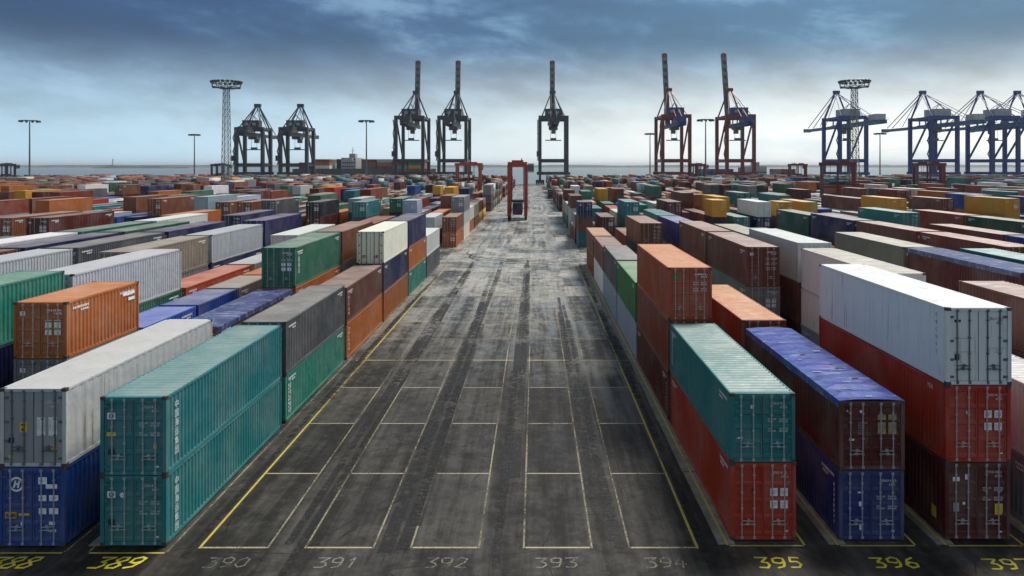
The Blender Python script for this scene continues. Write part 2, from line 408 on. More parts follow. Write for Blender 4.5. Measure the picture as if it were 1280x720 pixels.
def number(text, x, y, mat, stencil=False, w_=0.44, h_=0.72, th=0.042):
    b = MB(); adv = w_ * 1.33; total = adv * (len(text) - 1) + w_
    for i, ch in enumerate(text):
        for strk in DIG[ch]:
            pts = [Vector((i * adv - total / 2 + u * w_ + (0.3 * v * h_ if stencil else 0.08 * v * h_) + (0 if stencil else random.uniform(-.015, .015)), (v - 0.5) * h_ + (0 if stencil else random.uniform(-.02, .02)), 0)) for u, v in strk]
            for p, q in zip(pts, pts[1:]):
                d = (q - p).normalized(); nn = Vector((-d.y, d.x, 0)) * th; e = d * th * (0.9 if stencil else 0.5)
                zz_ = 0.0003 * len(b.f)
                b.quad([(p - e - nn) + Vector((0, 0, zz_)), (q + e - nn) + Vector((0, 0, zz_)), (q + e + nn) + Vector((0, 0, zz_)), (p - e + nn) + Vector((0, 0, zz_))])
    o = link('lane_number', b.mesh('lane_number', M[mat]), ground, (x, y, 0.005))
    o['label'] = ('yellow' if 'yellow' in mat else 'faded') + ' painted lane number ' + text
    return o
NY = 25.78
for k in range(388, 398):
    if k < 390: number(str(k), LX(k) - 0.05, NY, 'num_yellow', True, 0.44, 0.68, 0.048)
    elif k < 395: number(str(k), LX(k), NY, 'num_faded', False, 0.40, 0.62, 0.034)
    else: number(str(k), LX(k) + 0.06, NY - (0.1 if k == 397 else 0), 'num_yellow', False, 0.43, 0.64, 0.044)
# rubber tracks left by the carriers' wheels between the bays
rt = random.Random(21)
for n in range(390, 395):
    for sx in (-1, 1):
        for k in range(3):
            x0 = LX(n) + sx * (1.55 + rt.uniform(0, .28)); ya = rt.uniform(24.0, 50.0); yb = ya + rt.uniform(18, 70); wd = rt.uniform(0.10, 0.26)
            tb = MB(); nseg = 14; ph = rt.uniform(0, 6); am = rt.uniform(.02, .12)
            for i in range(nseg):
                u0, u1 = ya + (yb - ya) * i / nseg, ya + (yb - ya) * (i + 1) / nseg
                a0, a1 = am * math.sin(ph + i * .5), am * math.sin(ph + (i + 1) * .5)
                tb.quad([(x0 + a0 - wd, u0, 0), (x0 + a0 + wd, u0, 0), (x0 + a1 + wd, u1, 0), (x0 + a1 - wd, u1, 0)])
            link('tyre_track', tb.mesh('tyre_track', M['tyre']), ground, (0, 0, 0.010 + 0.002 * k + 0.0008 * (n - 390)))
for k in range(9):                                  # turning arcs at the cross road
    tb = MB(); r0 = rt.uniform(7, 16); cxa = rt.uniform(-16, 10); cya = rt.choice((102.0, 112.0, 121.0)) + rt.uniform(-3, 3); a0 = rt.uniform(0, 6.28); sp_a = rt.uniform(.8, 1.7); wd = rt.uniform(.12, .28)
    for i in range(18):
        t0, t1 = a0 + sp_a * i / 18, a0 + sp_a * (i + 1) / 18
        tb.quad([(cxa + (r0 - wd) * math.cos(t0), cya + (r0 - wd) * math.sin(t0), 0), (cxa + (r0 + wd) * math.cos(t0), cya + (r0 + wd) * math.sin(t0), 0), (cxa + (r0 + wd) * math.cos(t1), cya + (r0 + wd) * math.sin(t1), 0), (cxa + (r0 - wd) * math.cos(t1), cya + (r0 - wd) * math.sin(t1), 0)])
    link('tyre_track', tb.mesh('tyre_track', M['tyre']), ground, (0, 0, 0.016 + 0.0015 * k))

# water, far shore
def water_material():
    m, t, p, _ = mat_new('harbour_water')
    tcn = t.new('ShaderNodeTexCoord')
    n = t.noise(t.vmath('MULTIPLY', tcn.outputs['Object'], (0.05, 0.12, 1)), 1.0, 6, 0.65)
    t.put(p.inputs['Base Color'], t.mix(n, (0.06, 0.085, 0.085), (0.10, 0.125, 0.12))); t.put(p.inputs['Roughness'], 0.22)
    b = t.new('ShaderNodeBump'); b.inputs['Strength'].default_value = 0.5; b.inputs['Distance'].default_value = 0.5
    t.l.new(n, b.inputs['Height']); t.l.new(b.outputs[0], p.inputs['Normal'])
    return m
wb = MB(); wb.quad([(-30000, QUAY_Y - 5, -4), (30000, QUAY_Y - 5, -4), (30000, 42000, -4), (-30000, 42000, -4)])
tag(link('water', wb.mesh('water', water_material())), 'pale grey green harbour water stretching to the horizon', 'water', kind='structure')
M['shore'] = simple('distant_woodland', (0.05, 0.075, 0.06), 0.9, 0, 0.4, 0.01)
def shore(x0, x1, y, hmin, hmax, step, depth, label):
    b = MB(); n = int((x1 - x0) / step); rr = random.Random(int(y))
    hs = [rr.uniform(hmin, hmax) for _ in range(n + 1)]
    for k in range(2):
        hs = [(hs[max(0, i - 1)] + hs[i] * 2 + hs[min(n, i + 1)]) / 4 for i in range(n + 1)]
    for i in range(n):
        a, c = x0 + i * step, x0 + (i + 1) * step
        ea = min(1, i / 4, (n - i) / 4); ec = min(1, (i + 1) / 4, (n - i - 1) / 4)
        ha, hc = hs[i] * ea + rr.uniform(0, 2) * (ea > 0), hs[i + 1] * ec
        b.quad([(a, y, -4), (c, y, -4), (c, y + depth * 0.15, hc), (a, y + depth * 0.15, ha)])
        b.quad([(a, y + depth * 0.15, ha), (c, y + depth * 0.15, hc), (c, y + depth, hc * 0.8), (a, y + depth, ha * 0.8)])
        b.quad([(a, y + depth, ha * 0.8), (c, y + depth, hc * 0.8), (c, y + depth + 30, -4), (a, y + depth + 30, -4)])
    return tag(link('far_shore', b.mesh('far_shore', M['shore'])), label, 'shore', kind='structure')
shore(-9000, 9000, 7000, 12, 26, 60, 600, 'low wooded shore on the far side of the water')
shore(-3050, -2480, 5000, 8, 19, 30, 200, 'low dark wooded islet lying off the far shore')

# ------------------------------------------------------------------ containers
W = 2.438
PAL = {  # base colours of the paint
    'teal': (0.018, 0.180, 0.195), 'sea green': (0.022, 0.215, 0.155), 'green': (0.030, 0.140, 0.090), 'dark green': (0.015, 0.075, 0.050),
    'bright green': (0.014, 0.180, 0.050), 'red': (0.420, 0.032, 0.010), 'orange red': (0.480, 0.070, 0.016), 'rust red': (0.230, 0.038, 0.018),
    'dark red': (0.095, 0.012, 0.010), 'brown': (0.155, 0.052, 0.034), 'rust brown': (0.215, 0.072, 0.036), 'orange': (0.420, 0.125, 0.028),
    'yellow': (0.620, 0.310, 0.025), 'white': (0.780, 0.790, 0.770), 'cream': (0.700, 0.685, 0.590), 'light grey': (0.470, 0.500, 0.510),
    'pale blue': (0.330, 0.420, 0.520), 'grey': (0.190, 0.205, 0.220), 'slate grey': (0.085, 0.090, 0.108), 'olive grey': (0.215, 0.205, 0.165),
    'brown grey': (0.230, 0.190, 0.165), 'blue': (0.012, 0.055, 0.250), 'bright blue': (0.020, 0.085, 0.420), 'dark blue': (0.010, 0.028, 0.150), 'navy': (0.012, 0.017, 0.085), 'black': (0.014, 0.015, 0.022)}
RANDP = [('brown', 17), ('rust brown', 14), ('rust red', 13), ('dark red', 9), ('orange', 6), ('red', 4), ('white', 5), ('cream', 2), ('light grey', 4), ('grey', 4),
         ('slate grey', 4), ('olive grey', 3), ('navy', 7), ('blue', 6), ('teal', 7), ('sea green', 4), ('green', 4), ('dark green', 2), ('yellow', 3), ('pale blue', 2)]
RNAMES = [a for a, b in RANDP for _ in range(b)]

# stacks read off the photograph: lane -> half-slot -> bottom..top. s: 20 ft, H/S: tall / standard, r: refrigerated, t: tarpaulin top, '-': empty
SPEC = """
389| 0 teal:S teal:H | 2 sea green:S slate grey:H | 4 orange:S brown:S | 6 orange:S navy:S cream:Hr | 8 sea green:S orange:S navy:H | 10 slate grey:S white:S
388| 0 blue:H light grey:Hr | 2 black:S brown:St | 4 brown:S orange:S green:H | 6 navy:S grey:S rust brown:H | 8 brown:S dark red:S rust brown:S | 10 brown:S slate grey:S
387| 0s black:S | 1s navy:S grey:S orange:S | 2s navy:S bright blue:S | 3s navy:S blue:S | 4s brown:S brown grey:S | 5s navy:S orange:S | 6 brown:S grey:S white:S | 8 brown:S navy:S | 10 blue:S slate grey:S
386| 0 navy:S navy:H sea green:H | 2 brown:S green:S light grey:H | 4 brown:S orange red:S | 6 navy:S light grey:S | 8 navy:S rust red:S | 10 brown:S rust brown:S
385| 0 brown:S | 2 brown:S grey:S | 4 green:S grey:S brown grey:S | 6 blue:S navy:S light grey:S | 8 brown:S blue:S navy:H | 10 black:S grey:S
384| 0 brown:S grey:S white:S | 2 grey:S teal:S light grey:H | 4 navy:S brown:S slate grey:H | 6 brown:S grey:S navy:H | 8 brown:S teal:S | 10 orange:S rust red:S
383| 0 teal:S brown:S | 2 brown:S navy:S brown:H | 4 grey:S brown:S navy:H | 6 grey:S brown:S green:H | 8 brown:S navy:S | 10 blue:S orange:S navy:S
382| 2 brown:S grey:S white:H | 4 teal:S brown:S white:H | 6 brown:S grey:S green:H | 8 brown:S brown:S white:H | 10 navy:S orange:S
381| 4 grey:S sea green:S dark green:S | 6 grey:S brown:S | 8 brown:S rust red:S
395| 0 red:H teal:S | 2 dark red:S rust red:H orange red:H | 4 pale blue:S bright green:H | 6 pale blue:S slate grey:H | 8 white:S brown:S | 10 rust red:S rust brown:S
396| 0 dark blue:S dark red:St | 2 dark red:S rust red:H | 4 black:S | 6 brown:S | 8 grey:S slate grey:S rust brown:S | 10 brown:S rust brown:S
397| 0 dark red:H red:H white:Hr | 2 dark red:S | 4 brown:S grey:S brown:H | 6 grey:S brown:S rust brown:H | 8 brown:S navy:S blue:S | 10 brown:S teal:S teal:S
398| 0 grey:S light grey:H | 2 pale blue:S white:S white:H | 4 dark red:S brown:H light grey:H | 6 navy:S brown:S olive grey:S | 8 brown:S teal:S | 10 grey:S sea green:S
399| 0 brown:S dark red:S brown:S | 2 brown:S grey:S | 4 brown:S | 6 navy:S teal:S | 8 brown:S | 10 brown:S brown:S
400| 0 brown:S navy:S | 2 dark red:S dark red:S dark red:Ht | 4 brown:S grey:S olive grey:H | 6 brown:S | 8 brown:S grey:S | 10 brown:S teal:S
401| 0 brown:S brown:S | 2 grey:S dark red:S teal:H | 4 brown:S navy:S | 6 brown:S | 8 brown:S rust brown:S | 10 navy:S pale blue:S
402| 2 brown:S brown:S | 4 brown:S grey:S rust red:H | 6 navy:S brown:S rust brown:H | 8 brown:S brown:S navy:H | 10 brown:S teal:S dark green:S
403| 2 brown:S grey:S | 4 brown:S navy:S | 6 brown:S brown:S | 8 navy:S brown:S | 10 brown:S grey:S
404| 4 brown:S navy:S blue:S | 6 brown:S dark red:S brown:S | 8 brown:S brown:S | 10 brown:S brown:S
405| 4 brown:S | 6 brown:S brown:S | 8 brown:S navy:S | 10 brown:S brown:S teal:H
407| 8 brown:S brown:S dark green:S | 10 brown:S brown:S rust red:S
406| 10 brown:S brown:S
"""
SPEC2 = """
389| 0 orange:S rust brown:S | 2 cream:S light grey:S grey:H | 4 orange:S cream:S | 6 brown:S olive grey:S
388| 0 navy:S light grey:S | 2 brown:S orange:S | 4 navy:S rust brown:S rust brown:S
387| 0s navy:S | 1s grey:S navy:S pale blue:S | 2 orange:S brown:S | 4 navy:S navy:S
386| 0 green:S | 2 dark red:S dark red:S green:S
385| 0 grey:S slate grey:S teal:S | 2 yellow:S
384| 0 brown:S | 2 brown:S teal:S light grey:S
383| 0 brown:S dark red:S black:S
382| 0 brown:S brown:S
381| 0 grey:S grey:S slate grey:H
380| 0 brown:S brown:S rust brown:S
379| 0 brown:S dark red:S rust brown:S
395| 0s teal:S brown:S navy:S | 1s brown:S grey:S | 2 brown:S
396| 0 brown:S dark red:S | 2 brown:S
397| 0 brown:S sea green:S teal:S | 2 brown:S cream:S
398| 0 brown:S dark red:S | 2 teal:S
399| 0 brown:S dark red:S dark red:S | 2 brown:S brown:S
401| 0s brown:S black:S yellow:H
402| 0 teal:S teal:S | 2 brown:S brown:S yellow:H
403| 0 brown:S navy:S white:S
404| 0s brown:S brown:S yellow:S
405| 0 brown:S brown:S yellow:S
409| 0 brown:S yellow:H yellow:H
410| 0 brown:S brown:S
414| 0 brown:S yellow:H yellow:H
413| 0 brown:S brown:S
"""
class Box:
    __slots__ = ('lane', 'block', 't', 'lvl', 'n', 'col', 'L', 'H', 'kind', 'x', 'y', 'z', 'vis', 'flip', 'stack')
boxes = []; stacks = {}
rs = random.Random(11)
def add_stack(lane, block, t, short, toks):
    L = 6.058 if short else 12.192
    x = LX(lane); y = TY(block, t) + L / 2 + (0.0 if short else 0.05)
    if lane >= 395: y += 0.45
    z = 0.032 if block == 0 else 0.002
    if block: x += rs.uniform(-0.15, 0.15); y += rs.uniform(-0.25, 0.25)
    st = []
    for i, (col, H, kind) in enumerate(toks):
        b = Box(); b.lane, b.block, b.t, b.lvl, b.n, b.col, b.L, b.H, b.kind = lane, block, t, i, len(toks), col, L, H, kind
        b.x = x + rs.uniform(-0.03, 0.03); b.y = y + rs.uniform(-0.04, 0.04); b.z = z; z += H + 0.004; b.vis = 0; b.flip = rs.random() < 0.3; b.stack = st
        st.append(b); boxes.append(b)
    stacks[(lane, block, t)] = st
    if not short: stacks[(lane, block, t + 1)] = st
def parse(spec, block):
    for ln in spec.strip().splitlines():
        parts = ln.split('|'); lane = int(parts[0])
        for p in parts[1:]:
            wds = p.split(); short = wds[0].endswith('s'); t = int(wds[0].rstrip('s'))
            toks = []; cur = []
            for wd in wds[1:]:
                if ':' in wd:
                    nm, fl = wd.split(':'); cur.append(nm)
                    toks.append((' '.join(cur), 2.896 if 'H' in fl else 2.591, 'r' if 'r' in fl else ('t' if 't' in fl else ''))); cur = []
                else: cur.append(wd)
            add_stack(lane, block, t, short, toks)
parse(SPEC, 0); parse(SPEC2, 1)
for b in boxes:
    b.flip = False
for block in range(5):
    ylo, yhi = TY(block, 0), TY(block, 12)
    xmax = yhi * 0.78 + 12
    for lane in range(395 - 140, 395 + 130):
        x = LX(lane)
        if 389 < lane < 395 or x < -yhi * 0.76 - 38 or x > yhi * 0.70 + 38: continue
        if block == 4 and lane > 480: continue
        if block >= 1 and lane in (340, 341, 450, 451): continue            # other driving aisles
        lanecol = rs.choice(RNAMES); tall = rs.random()
        hbias = rs.choice((-0.2, 0, 0, 0.15))
        t = 0
        while t < 12:
            if (lane, block, t) in stacks: t += 1; continue
            if block == 0 and 381 <= lane <= 405 and (lane, block) and t < 2 and abs(x) < 19: t += 1; continue
            short = (t % 2 == 1) or rs.random() < 0.08 or (lane, block, t + 1) in stacks
            if abs(x) > (TY(block, t) + 14) * 0.80 + 28: t += 1 if short else 2; continue
            r = rs.random() + hbias
            n = 0 if r < (-0.12 if block < 4 else 0.0) else (1 if r < 0.10 else (2 if r < 0.70 else 3))
            if block == 0: n = min(n, 2) if rs.random() < 0.6 else n
            if n:
                toks = []
                for i in range(n):
                    c = lanecol if rs.random() < 0.15 else rs.choice(RNAMES)
                    toks.append((c, 2.896 if (not short and rs.random() < 0.35) else 2.591, 'r' if c in ('white', 'cream') and rs.random() < 0.5 else ''))
                add_stack(lane, block, t, short, toks)
            t += 1 if short else 2

# how much of each box shows from the photograph's viewpoint (painter's algorithm on a coarse id buffer)
PW, PH = 960, 540
idb = np.full((PH, PW), -1, np.int32)
def proj(x, y, z): return (669 + FPX * x / y) * PW / 1280, (207 + FPX * (CAM_H - z) / y) * PW / 1280
def hull(pts):
    pts = sorted(set(pts))
    def half(ps):
        h = []
        for p in ps:
            while len(h) >= 2 and (h[-1][0] - h[-2][0]) * (p[1] - h[-2][1]) - (h[-1][1] - h[-2][1]) * (p[0] - h[-2][0]) <= 0: h.pop()
            h.append(p)
        return h
    a = half(pts); b = half(pts[::-1]); return a[:-1] + b[:-1]
order = sorted(range(len(boxes)), key=lambda i: (-round((boxes[i].y - boxes[i].L / 2) / 6.0), -abs(boxes[i].x), boxes[i].z))
for i in order:
    b = boxes[i]; pts = []
    for sx in (-1, 1):
        for sy in (-1, 1):
            for z in (b.z, b.z + b.H): pts.append(proj(b.x + sx * W / 2, b.y + sy * b.L / 2, z))
    h = hull(pts); xs = [p[0] for p in h]; ys = [p[1] for p in h]
    x0, x1, y0, y1 = max(0, int(min(xs))), min(PW - 1, int(max(xs)) + 1), max(0, int(min(ys))), min(PH - 1, int(max(ys)) + 1)
    if x1 <= x0 or y1 <= y0: continue
    gx, gy = np.meshgrid(np.arange(x0, x1 + 1) + 0.5, np.arange(y0, y1 + 1) + 0.5)
    msk = np.ones(gx.shape, bool)
    for (ax, ay), (bx_, by_) in zip(h, h[1:] + h[:1]): msk &= ((bx_ - ax) * (gy - ay) - (by_ - ay) * (gx - ax)) >= 0
    idb[y0:y1 + 1, x0:x1 + 1][msk] = i
cnt = np.bincount(idb[idb >= 0].ravel(), minlength=len(boxes))
for b, c in zip(boxes, cnt): b.vis = int(c)
ranked = sorted([b for b in boxes if b.vis > 0], key=lambda b: -b.vis)
single = ranked[:299]
single_set = set(id(b) for b in single)
print('boxes', len(boxes), 'visible', len(ranked), 'smallest single px', single[-1].vis, 'front', ranked[0].vis)

MC = {}
def cached(key, fn):
    if key not in MC: MC[key] = fn()
    return MC[key]

def corr_pts(a, c, pitch, depth):
    """trapezoid corrugation positions (u, d) from a to c; d = 0 crest, depth = groove"""
    n = max(1, round((c - a) / pitch)); p = (c - a) / n; out = []
    for i in range(n):
        u = a + i * p
        out += [(u, 0), (u + p * 0.27, 0), (u + p * 0.5, depth), (u + p * 0.77, depth)]
    out.append((c, 0)); return out

def side_mesh(L, H, sgn, reefer):
    def fn():
        b = MB(); xo = sgn * (W / 2 - 0.014)
        if reefer: pts = corr_pts(-L / 2 + 0.10, L / 2 - 0.10, 0.55, 0.012)
        else: pts = corr_pts(-L / 2 + 0.15, L / 2 - 0.15, 0.283, 0.036)
        z0, z1 = 0.14, H - 0.08
        for (u, d), (u2, d2) in zip(pts, pts[1:]):
            q = [(xo - sgn * d, u, z0), (xo - sgn * d2, u2, z0), (xo - sgn * d2, u2, z1), (xo - sgn * d, u, z1)]
            b.quad(q if sgn > 0 else q[::-1])
        return b.mesh('side_panel', M['side'])
    return cached(('side', L, H, sgn, reefer), fn)
def roof_mesh(L, H, reefer):
    def fn():
        b = MB(); z = H - 0.006
        pts = corr_pts(-L / 2 + 0.18, L / 2 - 0.18, 0.35 if not reefer else 1.2, 0.024 if not reefer else 0.006)
        x = W / 2 - 0.06
        for (u, d), (u2, d2) in zip(pts, pts[1:]):
            b.quad([(-x, u, z - d), (x, u, z - d), (x, u2, z - d2), (-x, u2, z - d2)])
        return b.mesh('roof_panel', M['roof'])
    return cached(('roof', L, H, reefer), fn)
def tarp_mesh(L, H):
    def fn():
        b = MB(); n = 26; x = W / 2 + 0.012; rr = random.Random(5)
        rows = []
        for i in range(n + 1):
            u = -L / 2 + 0.02 + (L - 0.04) * i / n
            s = 0.035 * (1 if i % 2 == 0 else -0.6) + rr.uniform(-.01, .01); dr = rr.uniform(-.03, .03)
            rows.append([(-x, u, H - 0.30 + dr), (-x, u, H + 0.005), (-x * 0.5, u, H + 0.02 + s), (0, u, H + 0.03 + s), (x * 0.5, u, H + 0.02 + s), (x, u, H + 0.005), (x, u, H - 0.30 - dr)])
        for a, c in zip(rows, rows[1:]):
            for k in range(6): b.quad([a[k], a[k + 1], c[k + 1], c[k]])
        return b.mesh('tarpaulin', M['tarp'])
    return cached(('tarp', L, H), fn)
def frame_mesh(L, H, castings):
    def fn():
        b = MB(); x, y = W / 2, L / 2
        for sx in (-1, 1):
            for sy in (-1, 1):
                xa, xb = sorted((sx * x, sx * (x - 0.14))); ya, yb = sorted((sy * y, sy * (y - 0.12)))
                b.box(xa + .002, xb - .002, ya + .004, yb, 0.118, H - 0.118)
                if castings: b.box(xa - .004, xb + .004, ya - .003, yb + 0.05, 0, 0.118); b.box(xa - .004, xb + .004, ya - .003, yb + 0.05, H - 0.118, H)
            xa, xb = sorted((sx * (x - 0.004), sx * (x - 0.075)))
            b.box(xa, xb, -y + 0.178, y - 0.178, 0.03, 0.16); b.box(xa, xb, -y + 0.178, y - 0.178, H - 0.10, H - 0.008)
        for sy in (-1, 1):
            ya, yb = sorted((sy * (y - 0.006), sy * (y - 0.10)))
            b.box(-x + 0.16, x - 0.16, ya, yb, 0.02, 0.15); b.box(-x + 0.16, x - 0.16, ya, yb, H - 0.12, H - 0.01)
            yc, yd = sorted((sy * (y - 0.10), sy * (y - 0.19)))
            b.box(-x + 0.06, x - 0.06, yc, yd, H - 0.03, H - 0.007)
        b.quad([(-x + 0.02, -y + 0.1, 0.10), (-x + 0.02, y - 0.1, 0.10), (x - 0.02, y - 0.1, 0.10), (x - 0.02, -y + 0.1, 0.10)])
        return b.mesh('frame', M['side'])
    return cached(('frame', L, H, castings), fn)
def casting_mesh():
    def fn():
        b = MB(); b.box(-0.089, 0.089, -0.085, 0.085, 0, 0.118)
        for s in (-1, 1):
            b.box(-0.03, 0.03, s * 0.0855 - .001, s * 0.0855 + .001, 0.03, 0.09)
        return b.mesh('corner_casting', M['casting'])
    return cached('casting', fn)
def end_mesh(L, H):
    def fn():
        b = MB(); y = L / 2 - 0.02; pts = corr_pts(-W / 2 + 0.13, W / 2 - 0.13, 0.25, 0.045)
        for (u, d), (u2, d2) in zip(pts, pts[1:]): b.quad([(u2, y - d2, 0.14), (u, y - d, 0.14), (u, y - d, H - 0.1), (u2, y - d2, H - 0.1)])
        return b.mesh('end_panel', M['side'])
    return cached(('end', L, H), fn)
def door_mesh(L, H, sgn, reefer):
    """one leaf; sgn -1: left leaf seen from outside"""
    def fn():
        b = MB(); y = -L / 2 + 0.05
        xa, xb = sorted((sgn * 0.012, sgn * (W / 2 - 0.15)))
        z0, z1 = 0.16, H - 0.13
        prof = [(z0, 0.0), (z0 + 0.06, 0.0)]
        if not reefer:
            n = 4; hgt = (z1 - z0 - 0.12) / n
            for i in range(n):
                a = z0 + 0.06 + i * hgt
                prof += [(a + 0.05, 0.0), (a + 0.09, 0.032), (a + hgt - 0.09, 0.032), (a + hgt - 0.05, 0.0)]
        prof += [(z1 - 0.06, 0.0), (z1, 0.0)]
        for (z, d), (z2, d2) in zip(prof, prof[1:]):
            if z2 - z < 1e-6: continue
            b.quad([(xa + .05, y + d, z), (xb - .05, y + d, z), (xb - .05, y + d2, z2), (xa + .05, y + d2, z2)])
        for x0, x1 in ((xa, xa + .05), (xb - .05, xb)): b.box(x0, x1, y - 0.004, y + 0.045, z0, z1)
        return b.mesh('door', M['side'])
    return cached(('door', L, H, sgn, reefer), fn)
def gasket_mesh(L, H):
    def fn():
        b = MB(); y = -L / 2 + 0.042
        b.box(-0.012, 0.012, y, y + 0.05, 0.16, H - 0.13)
        for s in (-1, 1):
            xa, xb = sorted((s * (W / 2 - 0.15), s * (W / 2 - 0.135))); b.box(xa, xb, y + .006, y + 0.05, 0.15, H - 0.12)
        b.box(-W / 2 + .15, W / 2 - .15, y + .006, y + .05, 0.148, 0.16); b.box(-W / 2 + .15, W / 2 - .15, y + .006, y + .05, H - 0.13, H - 0.118)
        return b.mesh('gasket', M['rubber'])
    return cached(('gasket', L, H), fn)
def bar_mesh(H):
    def fn():
        b = MB()
        b.tube((0, 0, 0.07), (0, 0, H - 0.05), 0.027, n=6)
        for z in (0.05, H - 0.16): b.box(-0.05, 0.05, -0.03, 0.035, z, z + 0.10)
        for z in (0.55, 1.15, 1.75, H - 0.5): b.box(-0.045, 0.045, -0.026, 0.04, z, z + 0.05)
        return b.mesh('locking_bar', M['side'])
    return cached(('bar', H), fn)
def handle_mesh(sgn):
    def fn():
        b = MB(); b.beam((0, -0.035, 0), (sgn * 0.44, -0.045, -0.02), 0.05, 0.022); b.box(sgn * 0.25 - .05, sgn * 0.25 + .05, -0.03, 0.03, -0.06, 0.04)
        return b.mesh('handle', M['side'])
    return cached(('handle', sgn), fn)
def hinge_mesh():
    def fn():
        b = MB(); b.box(-0.09, 0.05, -0.012, 0.012, -0.045, 0.045); b.tube((0.055, -0.005, -0.06), (0.055, -0.005, 0.06), 0.02, n=6)
        return b.mesh('hinge', M['side'])
    return cached('hinge', fn)
def text_rows_mesh(L, H, seed):
    """small unreadable print: the usual block of code and weight lines on the right door leaf"""
    def fn():
        b = MB(); y = -L / 2 + 0.036; rr = random.Random(seed)
        def row(x0, z, wdt, ht):
            x = x0
            while x < x0 + wdt:
                k = rr.uniform(0.03, 0.06); b.quad([(x, y, z), (x + k, y, z), (x + k, y, z + ht), (x, y, z + ht)]); x += k + rr.uniform(0.018, 0.05)
        row(0.28, H - 0.42, 0.72, 0.085); row(0.62, H - 0.56, 0.32, 0.085)
        z = H - 0.86
        for i in range(rr.choice((4, 6))):
            row(0.2, z, 0.26, 0.05); row(0.62, z, rr.uniform(0.25, 0.36), 0.05); z -= 0.11 + (0.12 if i % 2 else 0)
        if rr.random() < 0.55:
            for dx in (0.2, 0.62):
                for dz in (0.0, 0.34): b.quad([(dx, y, H * .42 + dz), (dx + .3, y, H * .42 + dz), (dx + .3, y, H * .42 + dz + .24), (dx, y, H * .42 + dz + .24)])
        if rr.random() < 0.5: b.quad([(-0.95, y, H - 0.62), (-0.7, y, H - 0.62), (-0.7, y, H - 0.42), (-0.95, y, H - 0.42)])
        return b.mesh('door_print', M['white_print'])
    return cached(('rows', L, H, seed), fn)
def side_rows_mesh(L, H, sgn, seed):
    """small unreadable code lines near the top corners of a long side"""
    def fn():
        b = MB(); rr = random.Random(seed); x = sgn * (W / 2 + 0.002)
        def row(y0, z, wdt, ht):
            y = y0
            while y < y0 + wdt:
                k = rr.uniform(0.05, 0.09); q = [(x, y, z), (x, y + k, z), (x, y + k, z + ht), (x, y, z + ht)]; b.quad(q if sgn > 0 else q[::-1]); y += k + rr.uniform(0.03, 0.06)
        for end in (-1, 1):
            y0 = -L / 2 + 0.45 if end < 0 else L / 2 - 1.75
            row(y0, H - 0.42, 1.2, 0.11); row(y0 + 0.6, H - 0.58, 0.5, 0.10)
        if rr.random() < 0.4:
            for i in range(rr.randrange(5, 9)): row(-L / 2 + 0.42, H - 0.75 - i * 0.2, 0.08, 0.13)
        return b.mesh('side_print', M['white_print'])
    return cached(('srows', L, H, sgn, seed), fn)
def whole_mesh(L, H, reefer):
    """small far boxes: one mesh with corrugated sides"""
    def fn():
        b = MB(); x, y = W / 2, L / 2
        for sgn in (-1, 1):
            for (u, d), (u2, d2) in zip(*(lambda p: (p, p[1:]))(corr_pts(-y + 0.14, y - 0.14, 0.42, 0.036 if not reefer else 0.01))):
                xo = sgn * (x - 0.015); q = [(xo - sgn * d, u, 0.14), (xo - sgn * d2, u2, 0.14), (xo - sgn * d2, u2, H - .08), (xo - sgn * d, u, H - .08)]
                b.quad(q if sgn > 0 else q[::-1])
            xa, xb = sorted((sgn * x, sgn * (x - 0.08)))
            b.box(xa, xb, -y + .15, y - .15, 0.0, 0.14); b.box(xa, xb, -y + .15, y - .15, H - 0.09, H - .01)
            for sy in (-1, 1):
                xa, xb = sorted((sgn * x, sgn * (x - 0.15))); ya, yb = sorted((sy * y, sy * (y - 0.14))); b.box(xa, xb, ya, yb, 0, H)
        for (u, d), (u2, d2) in zip(*(lambda p: (p, p[1:]))(corr_pts(-y + 0.1, y - 0.1, 0.5, 0.02))):
            b.quad([(-x + .05, u, H - .004 - d), (x - .05, u, H - .004 - d), (x - .05, u2, H - .004 - d2), (-x + .05, u2, H - .004 - d2)], 1)
        b.quad([(-x + .1, -y + .05, 0.02), (x - .1, -y + .05, 0.02), (x - .1, -y + .05, H - .02), (-x + .1, -y + .05, H - .02)])
        b.quad([(x - .1, y - .05, 0.02), (-x + .1, y - .05, 0.02), (-x + .1, y - .05, H - .02), (x - .1, y - .05, H - .02)])
        for bx in (-0.82, -0.36, 0.36, 0.82): b.box(bx - .02, bx + .02, -y, -y + .04, 0.1, H - .1)
        for zz_ in (0.3, 0.5, 0.7): b.box(-x + .16, x - .16, -y + .03, -y + .045, H * zz_, H * zz_ + .12)
        b.box(-x + .15, x - .15, -y + .01, -y + .1, 0, .14); b.box(-x + .15, x - .15, -y + .01, -y + .1, H - .12, H - .01)
        return b.mesh('container_body', M['side'], M['roof'])
    return cached(('whole', L, H, reefer), fn)

def mixc(a, b, f): return tuple(x * (1 - f) + y * f for x, y in zip(a, b))
def vary(c, rr, k=0.12):
    f = 1 + rr.uniform(-k, k); return tuple(min(0.85, max(0.003, x * f * (1 + rr.uniform(-.05, .05)))) for x in c)
ROOFC = {('395', 2): (0.50, 0.175, 0.045), ('396', 2): (0.46, 0.17, 0.045), ('398', 2): (0.27, 0.265, 0.21), ('387', 1): (0.50, 0.175, 0.045), ('395', 10): (0.46, 0.24, 0.13)}
def roof_colour(b, c):
    k = ROOFC.get((str(b.lane), b.t)) if b.block == 0 and b.lvl == b.n - 1 else None
    if k: return k
    if b.kind == 't': return (0.035, 0.055, 0.30) if b.lane == 396 else (0.055, 0.058, 0.15)
    lum_ = 0.3 * c[0] + 0.6 * c[1] + 0.1 * c[2]
    return mixc(c, (0.50, 0.45, 0.40), 0.22 if lum_ < 0.4 else 0.08)

